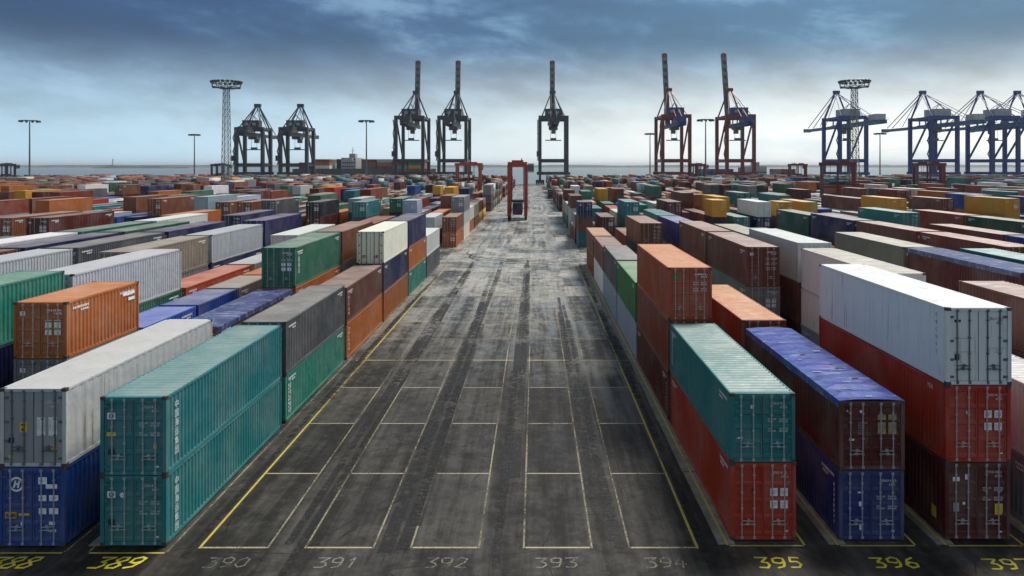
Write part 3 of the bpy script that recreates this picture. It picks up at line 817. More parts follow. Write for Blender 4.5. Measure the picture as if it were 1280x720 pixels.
WORDS = {'sea green': 'sea-green'}
def cname(b): return b.col + (' refrigerated' if b.kind == 'r' else (' tarpaulin-topped' if b.kind == 't' else ''))
LVL = {(1, 0): 'alone on the ground', (2, 0): 'bottom of two', (2, 1): 'upper of two', (3, 0): 'bottom of three', (3, 1): 'middle of three', (3, 2): 'top of three'}
ORD = {0: 'first', 1: 'first', 2: 'second', 3: 'second', 4: 'third', 5: 'third', 6: 'fourth', 7: 'fourth', 8: 'fifth', 9: 'fifth', 10: 'sixth', 11: 'sixth'}
def label_of(b, detail):
    ln = 'short ' if b.L < 8 else 'long '
    s = f"{ln}{cname(b)} container, {LVL[(b.n, b.lvl)]}"
    if b.block == 0 and b.lane in (388, 389, 395, 396, 397):
        s += (' on ' + b.stack[b.lvl - 1].col) if b.lvl else ((' under ' + b.stack[1].col) if b.n > 1 else '')
        return s + f", {ORD[b.t]} stack behind number {b.lane}"
    parts = []
    if b.lvl > 0: parts.append('on ' + b.stack[b.lvl - 1].col)
    elif b.n > 1: parts.append('under ' + b.stack[1].col)
    if detail >= 1:
        bt = stacks.get((b.lane, b.block, b.t - 1))
        if bt: parts.append('behind ' + bt[-1].col)
    if detail >= 2:
        d = 1 if b.lane < 392 else -1
        nb = stacks.get((b.lane + d, b.block, b.t))
        if nb: parts.append('beside ' + nb[-1].col)
    if detail >= 3 and b.block >= 1: parts.append('past the cross road')
    for p in parts:
        if len((s + ', ' + p).split()) <= 16: s += ', ' + p
    return s
labels = {}
for b in single: labels[id(b)] = label_of(b, 0)
for d in (1, 2, 3):
    seen = {}
    for b in single: seen.setdefault(labels[id(b)], []).append(b)
    for k, v in seen.items():
        if len(v) > 1:
            for b in v: labels[id(b)] = label_of(b, d)
def clean(s):
    return s.replace('sea green', 'sea-green').replace('red', 'red')

GROUP = 'containers stacked in the yard'
made = {}
def build_box(b, idx):
    rr = random.Random(idx * 13 + 5)
    base = vary(PAL[b.col], rr, 0.06 if idx < 14 else 0.14)
    rf = roof_colour(b, base); ree = b.kind == 'r'
    lab = labels[id(b)]
    rot = math.pi if b.flip else 0.0
    loc = (b.x, b.y, b.z)
    if b.vis < 190:
        o = link('shipping_container', whole_mesh(b.L, b.H, ree), None, loc, rot, base)
        tag(o, lab, 'container', GROUP); made[id(b)] = o; return
    o = thing('shipping_container', lab, 'container', loc, rot, GROUP); made[id(b)] = o
    big = b.vis > 1500
    link('frame', frame_mesh(b.L, b.H, not big), o, color=base if not ree else mixc(base, (.7, .7, .7), .3))
    for s in (-1, 1): link('side_panel', side_mesh(b.L, b.H, s, ree), o, color=base)
    if b.kind == 't':
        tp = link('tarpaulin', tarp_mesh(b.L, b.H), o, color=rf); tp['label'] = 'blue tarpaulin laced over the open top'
    else: link('roof_panel', roof_mesh(b.L, b.H, ree), o, color=rf)
    link('end_panel', end_mesh(b.L, b.H), o, color=base)
    dc = base
    if ree and b.lane == 388: dc = (0.30, 0.32, 0.34)
    barc = mixc(base, (0.62, 0.63, 0.63), 0.5 if max(base) < 0.5 else 0.0)
    if ree: barc = (0.11, 0.12, 0.13)
    for s in (-1, 1):
        d = link('door', door_mesh(b.L, b.H, s, ree), o, color=dc)
        for k in (0.34, 0.80):
            lb = link('locking_bar', bar_mesh(b.H), d, (s * k, -b.L / 2 + 0.025, 0), color=barc)
            if b.vis > 500: link('handle', handle_mesh(1 if (k < 0.5) == (s > 0) else -1), d, (s * k, -b.L / 2 + 0.02, 0.62 + (0.12 if k > .5 else 0)), color=barc)
        if big:
            for z in (0.3, 0.95, 1.65, b.H - 0.35):
                hg = link('hinge', hinge_mesh(), d, (s * (W / 2 - 0.2), -b.L / 2 + 0.035, z), math.pi if s < 0 else 0, color=barc if ree else base)
    if b.vis > 400: link('gasket', gasket_mesh(b.L, b.H), o)
    if big:
        for sx in (-1, 1):
            for sy in (-1, 1):
                for z in (0, b.H - 0.118): link('corner_casting', casting_mesh(), o, (sx * (W / 2 - 0.085), sy * (b.L / 2 - 0.083), z))
    if not (b.block == 0 and b.t == 0 and b.lane in (388, 389, 395, 396, 397)) and not ree and not b.flip:
        tag(link('door_print', text_rows_mesh(b.L, b.H, rr.randrange(6)), o), kind='stuff')
    if not (b.block == 0 and b.t == 0 and b.lane in (388, 389, 397)) and b.col not in ('white', 'cream', 'light grey') and rr.random() < 0.6:
        tag(link('side_print', side_rows_mesh(b.L, b.H, 1 if b.lane < 392 else -1, rr.randrange(5)), o), kind='stuff')
for i, b in enumerate(single): build_box(b, i)

# everything past the 300 largest: one joined mesh
def rest_mesh():
    tv = []; tf = []; tm = []
    t_ = MB(); x, y = 0.5, 0.5
    # template in unit box with absolute insets added later: core + posts
    rest = [b for b in boxes if id(b) not in single_set and (b.vis > 0 or b.lvl == b.n - 1 or b.block < 2)]
    B = np.array([(b.x, b.y, b.z, W / 2, b.L / 2, b.H) for b in rest], np.float64); N = len(rest)
    faces = np.array([(0, 3, 2, 1), (4, 5, 6, 7), (0, 1, 5, 4), (1, 2, 6, 5), (2, 3, 7, 6), (3, 0, 4, 7)])
    corner = np.array([(-1, -1, 0), (1, -1, 0), (1, 1, 0), (-1, 1, 0), (-1, -1, 1), (1, -1, 1), (1, 1, 1), (-1, 1, 1)], float)
    V = []; F = []; MI = []; C = []
    cols = np.array([(*(k * 0.75 for k in vary(PAL[b.col], rs, 0.2)), 1) for b in rest]); roofs = np.array([(*roof_colour(b, cols[i][:3]), 1) for i, b in enumerate(rest)])
    base = 0
    def addboxes(lo, hi, roofcol):
        nonlocal base
        # lo, hi: N x 3 arrays
        v = np.empty((N, 8, 3))
        for k in range(3):
            sel = (corner[:, k] > 0)
            v[:, :, k] = np.where(sel[None, :], hi[:, k:k + 1], lo[:, k:k + 1])
        V.append(v.reshape(-1, 3)); f = (np.arange(N)[:, None, None] * 8 + faces[None]) + base
        F.append(f.reshape(-1, 4)); base += N * 8
        mi = np.zeros((N, 6), int); mi[:, 1] = 1 if roofcol else 0; MI.append(mi.ravel())
        c = np.repeat(cols[:, None, :], 6, 1).copy()
        if roofcol: c[:, 1] = roofs
        C.append(np.repeat(c.reshape(-1, 1, 4), 4, 1).reshape(-1, 4))
    c0 = B[:, :3]; hw, hl, H = B[:, 3], B[:, 4], B[:, 5]
    lo = np.stack([c0[:, 0] - hw + .035, c0[:, 1] - hl + .05, c0[:, 2] + .01], 1); hi = np.stack([c0[:, 0] + hw - .035, c0[:, 1] + hl - .05, c0[:, 2] + H - .02], 1)
    addboxes(lo, hi, True)
    for sx in (-1, 1):
        for sy in (-1, 1):
            ax = c0[:, 0] + sx * (hw - .08); ay = c0[:, 1] + sy * (hl - .08)
            addboxes(np.stack([ax - .08, ay - .08, c0[:, 2]], 1), np.stack([ax + .08, ay + .08, c0[:, 2] + H], 1), True)
        ax = c0[:, 0] + sx * (hw - .045)
        for zf in (0.0, 1.0):
            za = c0[:, 2] + zf * (H - .11) + .003
            addboxes(np.stack([ax - .04, c0[:, 1] - hl + .165, za], 1), np.stack([ax + .04, c0[:, 1] + hl - .165, za + .10], 1), zf > 0)
    V = np.concatenate(V); F = np.concatenate(F); MI = np.concatenate(MI); C = np.concatenate(C)
    me = bpy.data.meshes.new('far_containers')
    me.vertices.add(len(V)); me.vertices.foreach_set('co', V.ravel().astype(np.float32))
    me.loops.add(F.size); me.loops.foreach_set('vertex_index', F.ravel().astype(np.int32))
    me.polygons.add(len(F)); me.polygons.foreach_set('loop_start', np.arange(0, F.size, 4, dtype=np.int32))
    me.materials.append(M['aside']); me.materials.append(M['aroof'])
    me.polygons.foreach_set('material_index', MI.astype(np.int32))
    a = me.color_attributes.new('col', 'FLOAT_COLOR', 'CORNER'); a.data.foreach_set('color', C.ravel().astype(np.float32))
    me.update(calc_edges=True); me.validate()
    return me
tag(link('shipping_containers', rest_mesh()), 'remaining containers of many colours stacked across the yard to the quay', 'containers', kind='stuff')

# ------------------------------------------------------------------ lettering on the front containers
pending_text = []
def text_obj(name, s, size, mat, parent, loc, face='front', bold=0.0, space=1.0):
    pending_text.append((name, s, size, mat, parent, loc, face, bold, space))
def flush_text():
    tmps = []
    for (name, s, size, mat, parent, loc, face, bold, space) in pending_text:
        cu = bpy.data.curves.new('lettering', 'FONT'); cu.body = s; cu.size = size; cu.align_x = 'LEFT'; cu.resolution_u = 2
        cu.space_character = space; cu.offset = bold
        t_ = bpy.data.objects.new('lettering_tmp', cu); COL.objects.link(t_); tmps.append(t_)
    dg = bpy.context.evaluated_depsgraph_get(); dg.update()
    for t_, (name, s, size, mat, parent, loc, face, bold, space) in zip(tmps, pending_text):
        me = bpy.data.meshes.new_from_object(t_.evaluated_get(dg))
        me.materials.clear(); me.materials.append(M[mat])
        o = link(name, me, parent, loc)
        o.rotation_euler = (R(90), 0, 0) if face == 'front' else ((R(90), 0, R(90)) if face == 'right' else (R(90), 0, R(-90)))
        o['kind'] = 'stuff'
    for t_ in tmps: bpy.data.objects.remove(t_)
def panel(name, parent, x, z, wd, ht, mat, L, proud=0.0):
    b = MB(); b.quad([(0, 0, 0), (wd, 0, 0), (wd, 0, ht), (0, 0, ht)])
    return link(name, b.mesh(name, M[mat]), parent, (x, -L / 2 + 0.036 - proud, z))
def front(lane, lvl):
    b = stacks[(lane, 0, 0)][lvl]; return made.get(id(b)), b
def code_lines(o, b, code, typ, mat='white_print'):
    y = -b.L / 2 + 0.033
    text_obj('lettering', code, 0.125, mat, o, (0.30, y, b.H - 0.42)); text_obj('lettering', typ, 0.12, mat, o, (0.66, y, b.H - 0.57))
def weights(o, b, z, mat='white_print', x=0.2):
    y = -b.L / 2 + 0.033
    text_obj('lettering', 'MAX.GR.\nTARE', 0.085, mat, o, (x, y, z)); text_obj('lettering', '30480 KG\n67200 LB', 0.085, mat, o, (x + 0.42, y, z))
    text_obj('lettering', 'NET\nCU.CAP.', 0.085, mat, o, (x, y, z - 0.36)); text_obj('lettering', '26580 KG\n58600 LB', 0.085, mat, o, (x + 0.42, y, z - 0.36))
# 389: two teal boxes
for lvl in (0, 1):
    o, b = front(389, lvl); y = -b.L / 2 + 0.033
    panel('logo', o, -0.98, b.H - 0.83, 0.30, 0.24, 'white_print', b.L); text_obj('lettering', 'O', 0.24, 'dark_print', o, (-0.92, y - 0.004, b.H - 0.79), bold=0.008)
    code_lines(o, b, 'CCLU 6', '45G1'); weights(o, b, b.H - 1.0)
    if lvl: panel('label_sticker', o, -1.0, b.H - 1.45, 0.34, 0.15, 'yellow_print', b.L); panel('label_sticker', o, 0.72, 0.98, 0.14, 0.14, 'yellow_print', b.L)
    else: text_obj('lettering', 'o', 0.3, 'white_print', o, (-0.5, y, b.H - 0.8), bold=0.03)
    panel('label_sticker', o, -0.95, 0.75, 0.25, 0.22, 'dark_print', b.L); panel('label_sticker', o, 0.8, 0.28, 0.18, 0.07, 'white_print', b.L)
    for i, ch in enumerate('中国海运集团'):
        text_obj('side_lettering', ch, 0.33, 'white_print', o, (W / 2 + 0.003, -b.L / 2 + 0.62, b.H - 0.62 - i * 0.345), 'right')
g2 = stacks[(389, 0, 2)][0]; o = made.get(id(g2))
if o:
    for i, ch in enumerate('中国海运集团'):
        text_obj('side_lettering', ch, 0.31, 'white_print', o, (W / 2 + 0.003, -g2.L / 2 + 0.55, g2.H - 0.55 - i * 0.335), 'right')
for key in ((389, 4, 0), (389, 4, 1)):
    bb = stacks[(key[0], 0, key[1])][key[2]]; o = made.get(id(bb))
    if o:
        for i, ch in enumerate('TRITON'): text_obj('side_lettering', ch, 0.30, 'white_print', o, (W / 2 + 0.003, -bb.L / 2 + 0.5, bb.H - 0.6 - i * 0.29), 'right', bold=0.01)
# 388: blue box with a ring emblem, grey-ended refrigerated box
o, b = front(388, 0); y = -b.L / 2 + 0.032
ring = MB(); cxr, czr = -0.58, b.H - 0.62
for i in range(28):
    a, c = 2 * math.pi * i / 28, 2 * math.pi * (i + 1) / 28
    ring.quad([(cxr + .27 * math.cos(a), y, czr + .27 * math.sin(a)), (cxr + .27 * math.cos(c), y, czr + .27 * math.sin(c)), (cxr + .20 * math.cos(c), y, czr + .20 * math.sin(c)), (cxr + .20 * math.cos(a), y, czr + .20 * math.sin(a))])
for x0, x1 in ((-0.10, -0.03), (0.05, 0.12)): ring.quad([(cxr + x0 - .03, y, czr - .13), (cxr + x1 - .03, y, czr - .13), (cxr + x1 + .03, y, czr + .14), (cxr + x0 + .03, y, czr + .14)])
ring.quad([(cxr - .05, y - .001, czr - .04), (cxr + .07, y - .001, czr - .01), (cxr + .07, y - .001, czr + .06), (cxr - .05, y - .001, czr + .03)])
tag(link('emblem', ring.mesh('emblem', M['white_print']), o), 'white ring emblem with a slanted letter')
for dx, dz, ww, hh in ((0.22, b.H - .62, .32, .26), (0.5, b.H - .78, .42, .16), (0.24, b.H - 1.24, .28, .22), (0.62, b.H - 1.24, .34, .22), (0.24, b.H - 1.72, .28, .22), (0.62, b.H - 1.72, .34, .22), (0.62, b.H - 2.12, .22, .12), (0.62, b.H - 2.38, .26, .10)):
    panel('white_label', o, dx, dz, ww, hh, 'white_print', b.L)
panel('label_sticker', o, -1.0, 1.02, 0.42, 0.24, 'orange_print', b.L); panel('label_sticker', o, -0.5, 1.12, 0.4, 0.09, 'yellow_print', b.L)
text_obj('lettering', 'CMA', 0.17, 'dark_print', o, (-0.97, y - .008, 1.08), bold=.01)
panel('label_sticker', o, -0.42, 0.75, 0.1, 0.14, 'white_print', b.L)
o, b = front(388, 1)
panel('warning_label', o, -0.52, b.H - 1.62, 0.30, 0.36, 'yellow_print', b.L); panel('label_sticker', o, -0.44, b.H - 1.58, 0.12, 0.1, 'dark_print', b.L, .004); panel('label_sticker', o, -0.46, b.H - 1.38, 0.16, 0.06, 'dark_print', b.L, .004)
panel('label_sticker', o, -0.92, 0.86, 0.20, 0.22, 'dark_print', b.L)
for dx in (0.12, 0.55):
    panel('white_label', o, dx, b.H - 1.75, 0.32, 0.68, 'white_print', b.L)
    text_obj('lettering', 'KG 34000\nLB 74960\nKG 4640\nLB 10230\nCU.M 67', 0.085, 'grey_print', o, (dx + .02, -b.L / 2 + .028, b.H - 1.22))
text_obj('lettering', 'HLXU 873', 0.14, 'white_print', o, (0.32, -b.L / 2 + .032, b.H - 0.55)); text_obj('lettering', '45R1', 0.12, 'white_print', o, (0.62, -b.L / 2 + .032, b.H - 0.72))
tri = MB(); tri.quad([(0, 0, 0), (.26, 0, 0), (.13, 0, .24)]); link('warning_label', tri.mesh('warning_label', M['yellow_print']), o, (0.62, -b.L / 2 + .034, 0.62))
panel('label_sticker', o, -0.93, 0.32, 0.2, 0.1, 'yellow_print', b.L)
# 395
o, b = front(395, 0)
code_lines(o, b, 'GESU 4172', '45G1')
for dx in (0.26, 0.64):
    for dz in (0.0, -0.46): panel('white_label', o, dx, b.H - 1.26 + dz, 0.28, 0.30, 'white_print', b.L); text_obj('lettering', '30480\n3890', 0.09, 'grey_print', o, (dx + .02, -b.L / 2 + .03, b.H - 1.09 + dz))
panel('label_sticker', o, -0.44, b.H - 1.1, 0.1, 0.14, 'dark_print', b.L); panel('label_sticker', o, 0.8, 0.3, 0.14, 0.06, 'white_print', b.L)
o, b = front(395, 1)
code_lines(o, b, 'CCLU 215', '42G1'); weights(o, b, b.H - 1.0)
panel('label_sticker', o, -0.44, b.H - 0.58, 0.09, 0.13, 'white_print', b.L); panel('label_sticker', o, -0.98, 0.88, 0.24, 0.07, 'white_print', b.L)
for i, ch in enumerate('中国海运集团'): text_obj('side_lettering', ch, 0.30, 'white_print', o, (-W / 2 - 0.003, b.L / 2 - 0.55, b.H - 0.55 - i * 0.30), 'left')
# 396
o, b = front(396, 1)
for dx in (0.22, 0.62):
    panel('faded_label', o, dx, b.H - 0.72, 0.30, 0.20, 'tan_print', b.L); panel('faded_label', o, dx, b.H - 1.25, 0.30, 0.44, 'tan_print', b.L)
panel('label_sticker', o, -0.95, b.H - .42, .06, .07, 'white_print', b.L); panel('label_sticker', o, -0.85, b.H - .50, .08, .08, 'white_print', b.L); panel('label_sticker', o, -0.45, b.H - .46, .08, .1, 'white_print', b.L)
text_obj('lettering', 'MAX GR\n30480\nTARE\n3740\nNET', 0.10, 'grey_print', o, (-0.52, -b.L / 2 + .033, b.H - .86)); panel('label_sticker', o, -0.86, b.H - 1.5, .2, .07, 'white_print', b.L)
rr_ = random.Random(3)
for k in range(16):
    u = -b.L / 2 + 0.4 + k * 0.55 + rr_.uniform(-.2, .2); v = rr_.uniform(-.95, .6); wd_ = rr_.uniform(.15, .5); ht_ = rr_.uniform(.06, .16)
    pm = MB(); pm.quad([(0, 0, 0), (wd_, ht_ * .3, 0), (wd_ * .9, ht_, 0), (wd_ * .1, ht_ * .8, 0)])
    link('tarpaulin_patch', pm.mesh('tarpaulin_patch', M['dark_print' if k % 3 else 'grey_print']), o, (v, u, b.H + .078))
o, b = front(396, 0)
code_lines(o, b, 'CMAU 41237', '4361'); weights(o, b, b.H - 1.0)
panel('label_sticker', o, -0.46, b.H - 1.34, 0.12, 0.18, 'white_print', b.L); panel('label_sticker', o, -0.44, 0.36, 0.12, 0.22, 'white_print', b.L); panel('label_sticker', o, -0.5, b.H - .85, 0.2, 0.06, 'white_print', b.L); panel('label_sticker', o, 0.75, .3, 0.12, 0.06, 'white_print', b.L)
# 397
o, b = front(397, 2); yy = -b.L / 2 + .033
text_obj('lettering', 'CRLU 527', 0.14, 'dark_print', o, (0.34, yy, b.H - .46)); text_obj('lettering', '45R1', 0.12, 'dark_print', o, (0.66, yy, b.H - .62))
text_obj('lettering', 'MAX GROSS 34000 KG\nTARE        4580 KG\nNET        29420 KG', 0.075, 'grey_print', o, (0.28, yy, b.H - 1.55))
panel('label_sticker', o, -0.9, 0.92, 0.18, 0.24, 'dark_print', b.L); panel('label_sticker', o, -0.9, b.H - .55, .08, .1, 'dark_print', b.L); panel('label_sticker', o, -0.74, b.H - .55, .08, .1, 'dark_print', b.L)
for dz in (1.05, 1.55, 2.05): panel('side_bar', o, -0.95, b.H - dz - .12, 0.75, .02, 'grey_print', b.L)
for i, ch in enumerate('CRLU52'): text_obj('side_lettering', ch, 0.20, 'dark_print', o, (-W / 2 - .003, -b.L / 2 + .75, b.H - .45 - i * .28), 'left')
o, b = front(397, 1)
code_lines(o, b, 'TEXU 4172', '45G1')
for dx in (0.24, 0.62):
    for dz in (0.0, -0.46): panel('white_label', o, dx, b.H - 1.24 + dz, 0.28, 0.28, 'white_print', b.L); text_obj('lettering', '30480\n3890', 0.09, 'grey_print', o, (dx + .02, -b.L / 2 + .03, b.H - 1.08 + dz))
text_obj('lettering', 'K', 0.2, 'white_print', o, (-.46, -b.L / 2 + .033, b.H - 1.1)); panel('label_sticker', o, 0.8, .3, 0.14, 0.06, 'white_print', b.L)
text_obj('side_lettering', 'TEX', 0.24, 'white_print', o, (-W / 2 - .003, -b.L / 2 + 1.3, b.H - .42), 'left')
o, b = front(397, 0)
code_lines(o, b, 'UTCU 4601', '45G1'); weights(o, b, b.H - 1.0)
panel('warning_label', o, 0.66, b.H - 1.98, 0.30, 0.42, 'yellow_print', b.L); panel('label_sticker', o, -.92, b.H - .72, .26, .16, 'white_print', b.L); panel('label_sticker', o, -.46, b.H - .66, .1, .2, 'white_print', b.L)
panel('label_sticker', o, -.9, b.H - 1.86, .22, .34, 'grey_print', b.L); panel('label_sticker', o, -.55, b.H - 1.6, .1, .1, 'white_print', b.L); panel('label_sticker', o, .8, .25, .14, .06, 'white_print', b.L)
wp = MB(); wp.quad([(0, 0, 0), (0, -.34, 0), (0, -.34, .45), (0, 0, .45)]); link('warning_label', wp.mesh('warning_label', M['yellow_print']), o, (-W / 2 - .004, -b.L / 2 + .95, .5))
# white codes on a few other near boxes
for (lane, t, lvl, ch) in ((395, 2, 2, 'g'), (387, 1, 2, 'w'), (388, 4, 2, 'w')):
    bb = stacks[(lane, 0, t)][lvl]; o = made.get(id(bb))
    if o and ch == 'g': panel('label_sticker', o, -0.95, bb.H - .7, .36, .3, 'green_print', bb.L)
    if o and ch == 'w' and lane == 388:
        for i, c_ in enumerate('中国海运'): text_obj('side_lettering', c_, 0.4, 'white_print', o, (W / 2 + 0.003, -bb.L / 2 + 0.6, bb.H - 0.65 - i * 0.42), 'right')
    if o and lane == 387:
        q = MB(); q.quad([(0, 0, 0), (0, 1.1, 0), (0, 1.1, .16), (0, 0, .16)]); q.quad([(0, .5, -.3), (0, 1.1, -.3), (0, 1.1, -.14), (0, .5, -.14)]); tag(link('side_lettering', q.mesh('side_lettering', M['white_print']), o, (W / 2 + .004, 1.5, bb.H - .55)), kind='stuff')

flush_text()

# ------------------------------------------------------------------ cranes
M['crane_dark'] = simple('dark_grey_crane_paint', (0.045, 0.055, 0.065), 0.5, 0, 0.25, 0.3)
M['crane_red'] = simple('dark_red_crane_paint', (0.17, 0.025, 0.018), 0.5, 0, 0.25, 0.3)
M['crane_blue'] = simple('blue_crane_paint', (0.020, 0.048, 0.20), 0.5, 0, 0.25, 0.3)
M['crane_blue2'] = simple('sky_blue_girder_paint', (0.055, 0.16, 0.30), 0.5, 0, 0.25, 0.3)
M['crane_pale'] = simple('pale_grey_crane_paint', (0.36, 0.38, 0.40), 0.5, 0, 0.2, 0.3)
M['crane_steel'] = simple('grey_boom_paint', (0.11, 0.115, 0.12), 0.5, 0, 0.25, 0.3)
M['band_grey'] = simple('weathered_band_paint', (0.17, 0.175, 0.18), 0.5)
M['band_red'] = simple('faded_red_band_paint', (0.20, 0.07, 0.05), 0.5)
M['carrier_red'] = simple('red_carrier_paint', (0.36, 0.045, 0.025), 0.45, 0, 0.2, 0.8)
M['carrier_dark'] = simple('dark_red_carrier_paint', (0.15, 0.025, 0.022), 0.45, 0, 0.2, 0.8)
M['carrier_orange'] = simple('orange_red_carrier_paint', (0.38, 0.075, 0.03), 0.45, 0, 0.2, 0.8)

def one(name, parent, mat, *ops, **kw):
    b = MB()
    for op in ops: getattr(b, op[0])(*op[1:])
    return link(name, b.mesh(name, M[mat]), parent)

def crane(x, y, label, group, body='crane_dark', house='crane_dark', girder='crane_dark', boom='crane_steel', up=True, s=20.0, gauge=30.0,
          ztop=51.0, zg=44.0, apex=71.0, boomtop=97.0, back=22.0, reach=62.0, zp=17.7, zs=8.2, trolley=8.0, tilt=0.0):
    c = thing('quay_crane', label, 'crane', (x, y, 0), 0, group)
    h = s / 2; lw = 2.3
    for sx in (-1, 1):
        for yy in (0, gauge):
            one('leg', c, body, ('beam', (sx * h, yy, zs - 1.0), (sx * h, yy, ztop), lw, lw + .3))
        # bogie trucks
        for yy in (0, gauge):
            bg_ = one('bogie', c, body, ('box', sx * h - 3.2, sx * h + 3.2, yy - .6, yy + .6, 1.2, 3.0), ('beam', (sx * h, yy, 3.0), (sx * h, yy, zs - 1.0), 1.6))
            for k in (-2.6, -0.9, 0.9, 2.6): one('wheel', bg_, 'rubber', ('tube', (sx * h + k, yy - .35, .62), (sx * h + k, yy + .35, .62), .62, None, 10))
        one('side_beam', c, body, ('beam', (sx * h, 0.9, zp), (sx * h, gauge - .9, zp), 1.3, 1.9))
        one('side_beam', c, body, ('beam', (sx * h, 0.9, ztop - 1.2), (sx * h, gauge - .9, ztop - 1.2), 1.2, 1.6))
        one('diagonal_brace', c, body, ('beam', (sx * h, gauge - 1, zp + 1), (sx * h, 1.2, ztop - 2), 1.1))
        # stays
        if not up:
            one('stay', c, body, ('beam', (sx * 1.0, gauge, apex), (sx * 2.2, gauge + reach * .88, zg + 2), .45))
            one('stay', c, body, ('beam', (sx * 1.0, gauge, apex), (sx * 2.2, gauge + reach * .45, zg + 2), .35))
        else:
            one('stay', c, body, ('beam', (sx * 1.0, gauge, apex), (sx * 1.6, gauge + 5.5, zg + (boomtop - zg) * .55), .3))
        one('apex_leg', c, body, ('beam', (sx * h * .92, gauge, ztop - .5), (sx * 1.1, gauge, apex), .95))
        one('back_stay', c, body, ('beam', (sx * 1.1, gauge, apex), (sx * h * .85, 0.6, ztop - .5), .6))
        one('back_stay', c, body, ('beam', (sx * 1.0, gauge - .5, apex - .6), (sx * 2.4, -back * .75, zg + 2), .4))
    for yy in (0, gauge):
        one('sill_beam', c, body, ('beam', (-h - 2.4, yy, zs), (h + 2.4, yy, zs), 1.5, 2.0))
        one('portal_beam', c, body, ('beam', (-h, yy, zp), (h, yy, zp), 1.4, 2.6))
        one('top_beam', c, body, ('beam', (-h - .8, yy, ztop - 1.2), (h + .8, yy, ztop - 1.2), 1.8, 2.6))
    one('apex_head', c, body, ('box', -2.4, 2.4, gauge - 1.2, gauge + 1.2, apex - .8, apex + 1.6))
    # main girder
    gd = one('girder', c, girder, *[('beam', (q, -back, zg), (q, gauge + 3.5, zg), 1.3, 2.6) for q in (-2.4, 2.4)], *[('beam', (-2.4, k, zg), (2.4, k, zg), .5) for k in range(int(-back) + 1, int(gauge), 6)],
             *[('beam', (q, k, zg + 1.2), (q, k, ztop - 2), .8) for q in (-2.4, 2.4) for k in (0, gauge)])
    hr = one('walkway', gd, 'crane_pale', *[('beam', (q, -back, zg + 2.6), (q, gauge, zg + 2.6), .08) for q in (-4.0, 4.0)], *[('beam', (q, k, zg + 1.3), (q, k, zg + 2.6), .08) for q in (-4.0, 4.0) for k in range(int(-back), int(gauge), 4)],
             *[('box', min(q, q + .9), max(q, q + .9), -back, gauge, zg + 1.22, zg + 1.32) for q in (-4.0, 3.1)])
    hr['kind'] = 'stuff'
    mh = one('machinery_house', c, house, ('box', -h * .62, h * .62, 1.5, gauge * .55, ztop + .2, ztop + 5.0), ('box', -h * .62 - .2, h * .62 + .2, 1.3, gauge * .55 + .2, ztop + 5.0, ztop + 5.3))
    one('machinery_house', c, house, ('box', -3.6, 3.6, -back + 3, -back + 13, zg + 1.4, zg + 5.4))
    for q in (-1, 1): one('vent', mh, 'crane_pale', ('box', q * 2.8 - 1.2, q * 2.8 + 1.2, 1.42, 1.48, ztop + 1.5, ztop + 3.4))
    # maintenance jib on the house roof
    one('service_jib', c, 'crane_pale', ('beam', (-h * .3, 6, ztop + 5.3), (0, 6, ztop + 9.5), .4), ('beam', (h * .3, 6, ztop + 5.3), (0, 6, ztop + 9.5), .4), ('beam', (0, 6, ztop + 9.5), (0, 16, ztop + 6.5), .35))
    # boom
    if up:
        ln = boomtop - zg
        base_, tip = Vector((0, gauge + 4.0, zg)), Vector((tilt, gauge + 4.0 + ln * .12, boomtop))
        d = tip - base_
        bm = one('boom', c, boom, *[('beam', base_ + Vector((q, 0, 0)), tip + Vector((q, 0, 0)), 1.3, 2.4) for q in (-1.25, 1.25)], ('beam', base_ + Vector((0, .4, 0)), tip + Vector((0, .4, 0)), 1.4, .5), *[('beam', base_ + d * f + Vector((-1.15, 0, 0)), base_ + d * f + Vector((1.15, 0, 0)), 1.6, 1.3) for f in [k / 14 for k in range(15)]])
        for k, f in enumerate((0.60, 0.70, 0.80, 0.90)):
            p, q = base_ + d * f, base_ + d * (f + .05)
            one('band', bm, 'band_grey', ('beam', p, q, 4.0, 2.6))
        one('band', bm, 'band_red', ('beam', base_ + d * .955, base_ + d * 1.0, 4.0, 2.6))
    else:
        bm = one('boom', c, girder, *[('beam', (q, gauge + 3.7, zg), (q, gauge + reach, zg), 1.0, 2.0) for q in (-2.0, 2.0)], *[('beam', (-2.0, k, zg), (2.0, k, zg), .6) for k in range(int(gauge) + 6, int(gauge + reach), 7)])
        one('boom_tip', bm, 'crane_steel', ('box', -2.8, 2.8, gauge + reach, gauge + reach + 2.2, zg - 1.3, zg + 1.6))
    tr = one('trolley', c, 'crane_steel', ('box', -3.2, 3.2, trolley - 3.5, trolley + 3.5, zg - 3.2, zg - 1.35), ('box', -1.4, 1.8, trolley + 3.6, trolley + 6.4, zg - 5.8, zg - 3.0))
    one('cab_window', tr, 'glass', ('box', -1.2, 1.6, trolley + 3.52, trolley + 3.58, zg - 5.2, zg - 3.6))
    sp_ = one('spreader', c, 'crane_steel', ('box', -6.0, 6.0, trolley - .9, trolley + .9, zg - 11.3, zg - 10.6), ('box', -2.2, 2.2, trolley - 1.0, trolley + 1.0, zg - 10.6, zg - 9.2))
    for q in (-2.0, 2.0): one('rope', sp_, 'crane_dark', ('tube', (q, trolley, zg - 9.2), (q, trolley, zg - 3.2), .12, None, 5))
    # stair tower on one leg
    stp = []
    for k in range(int((ztop - zp) / 5)):
        z = zp + k * 5; a, e = (-1.8, 1.8) if k % 2 == 0 else (1.8, -1.8)
        stp += [('beam', (-h - 1.7, a, z), (-h - 1.7, e, z + 5), .7, .25), ('box', -h - 2.3, -h - .9, e - .8, e + .8, z + 4.9, z + 5.1)]
    one('stair', c, body, *stp)['kind'] = 'stuff'
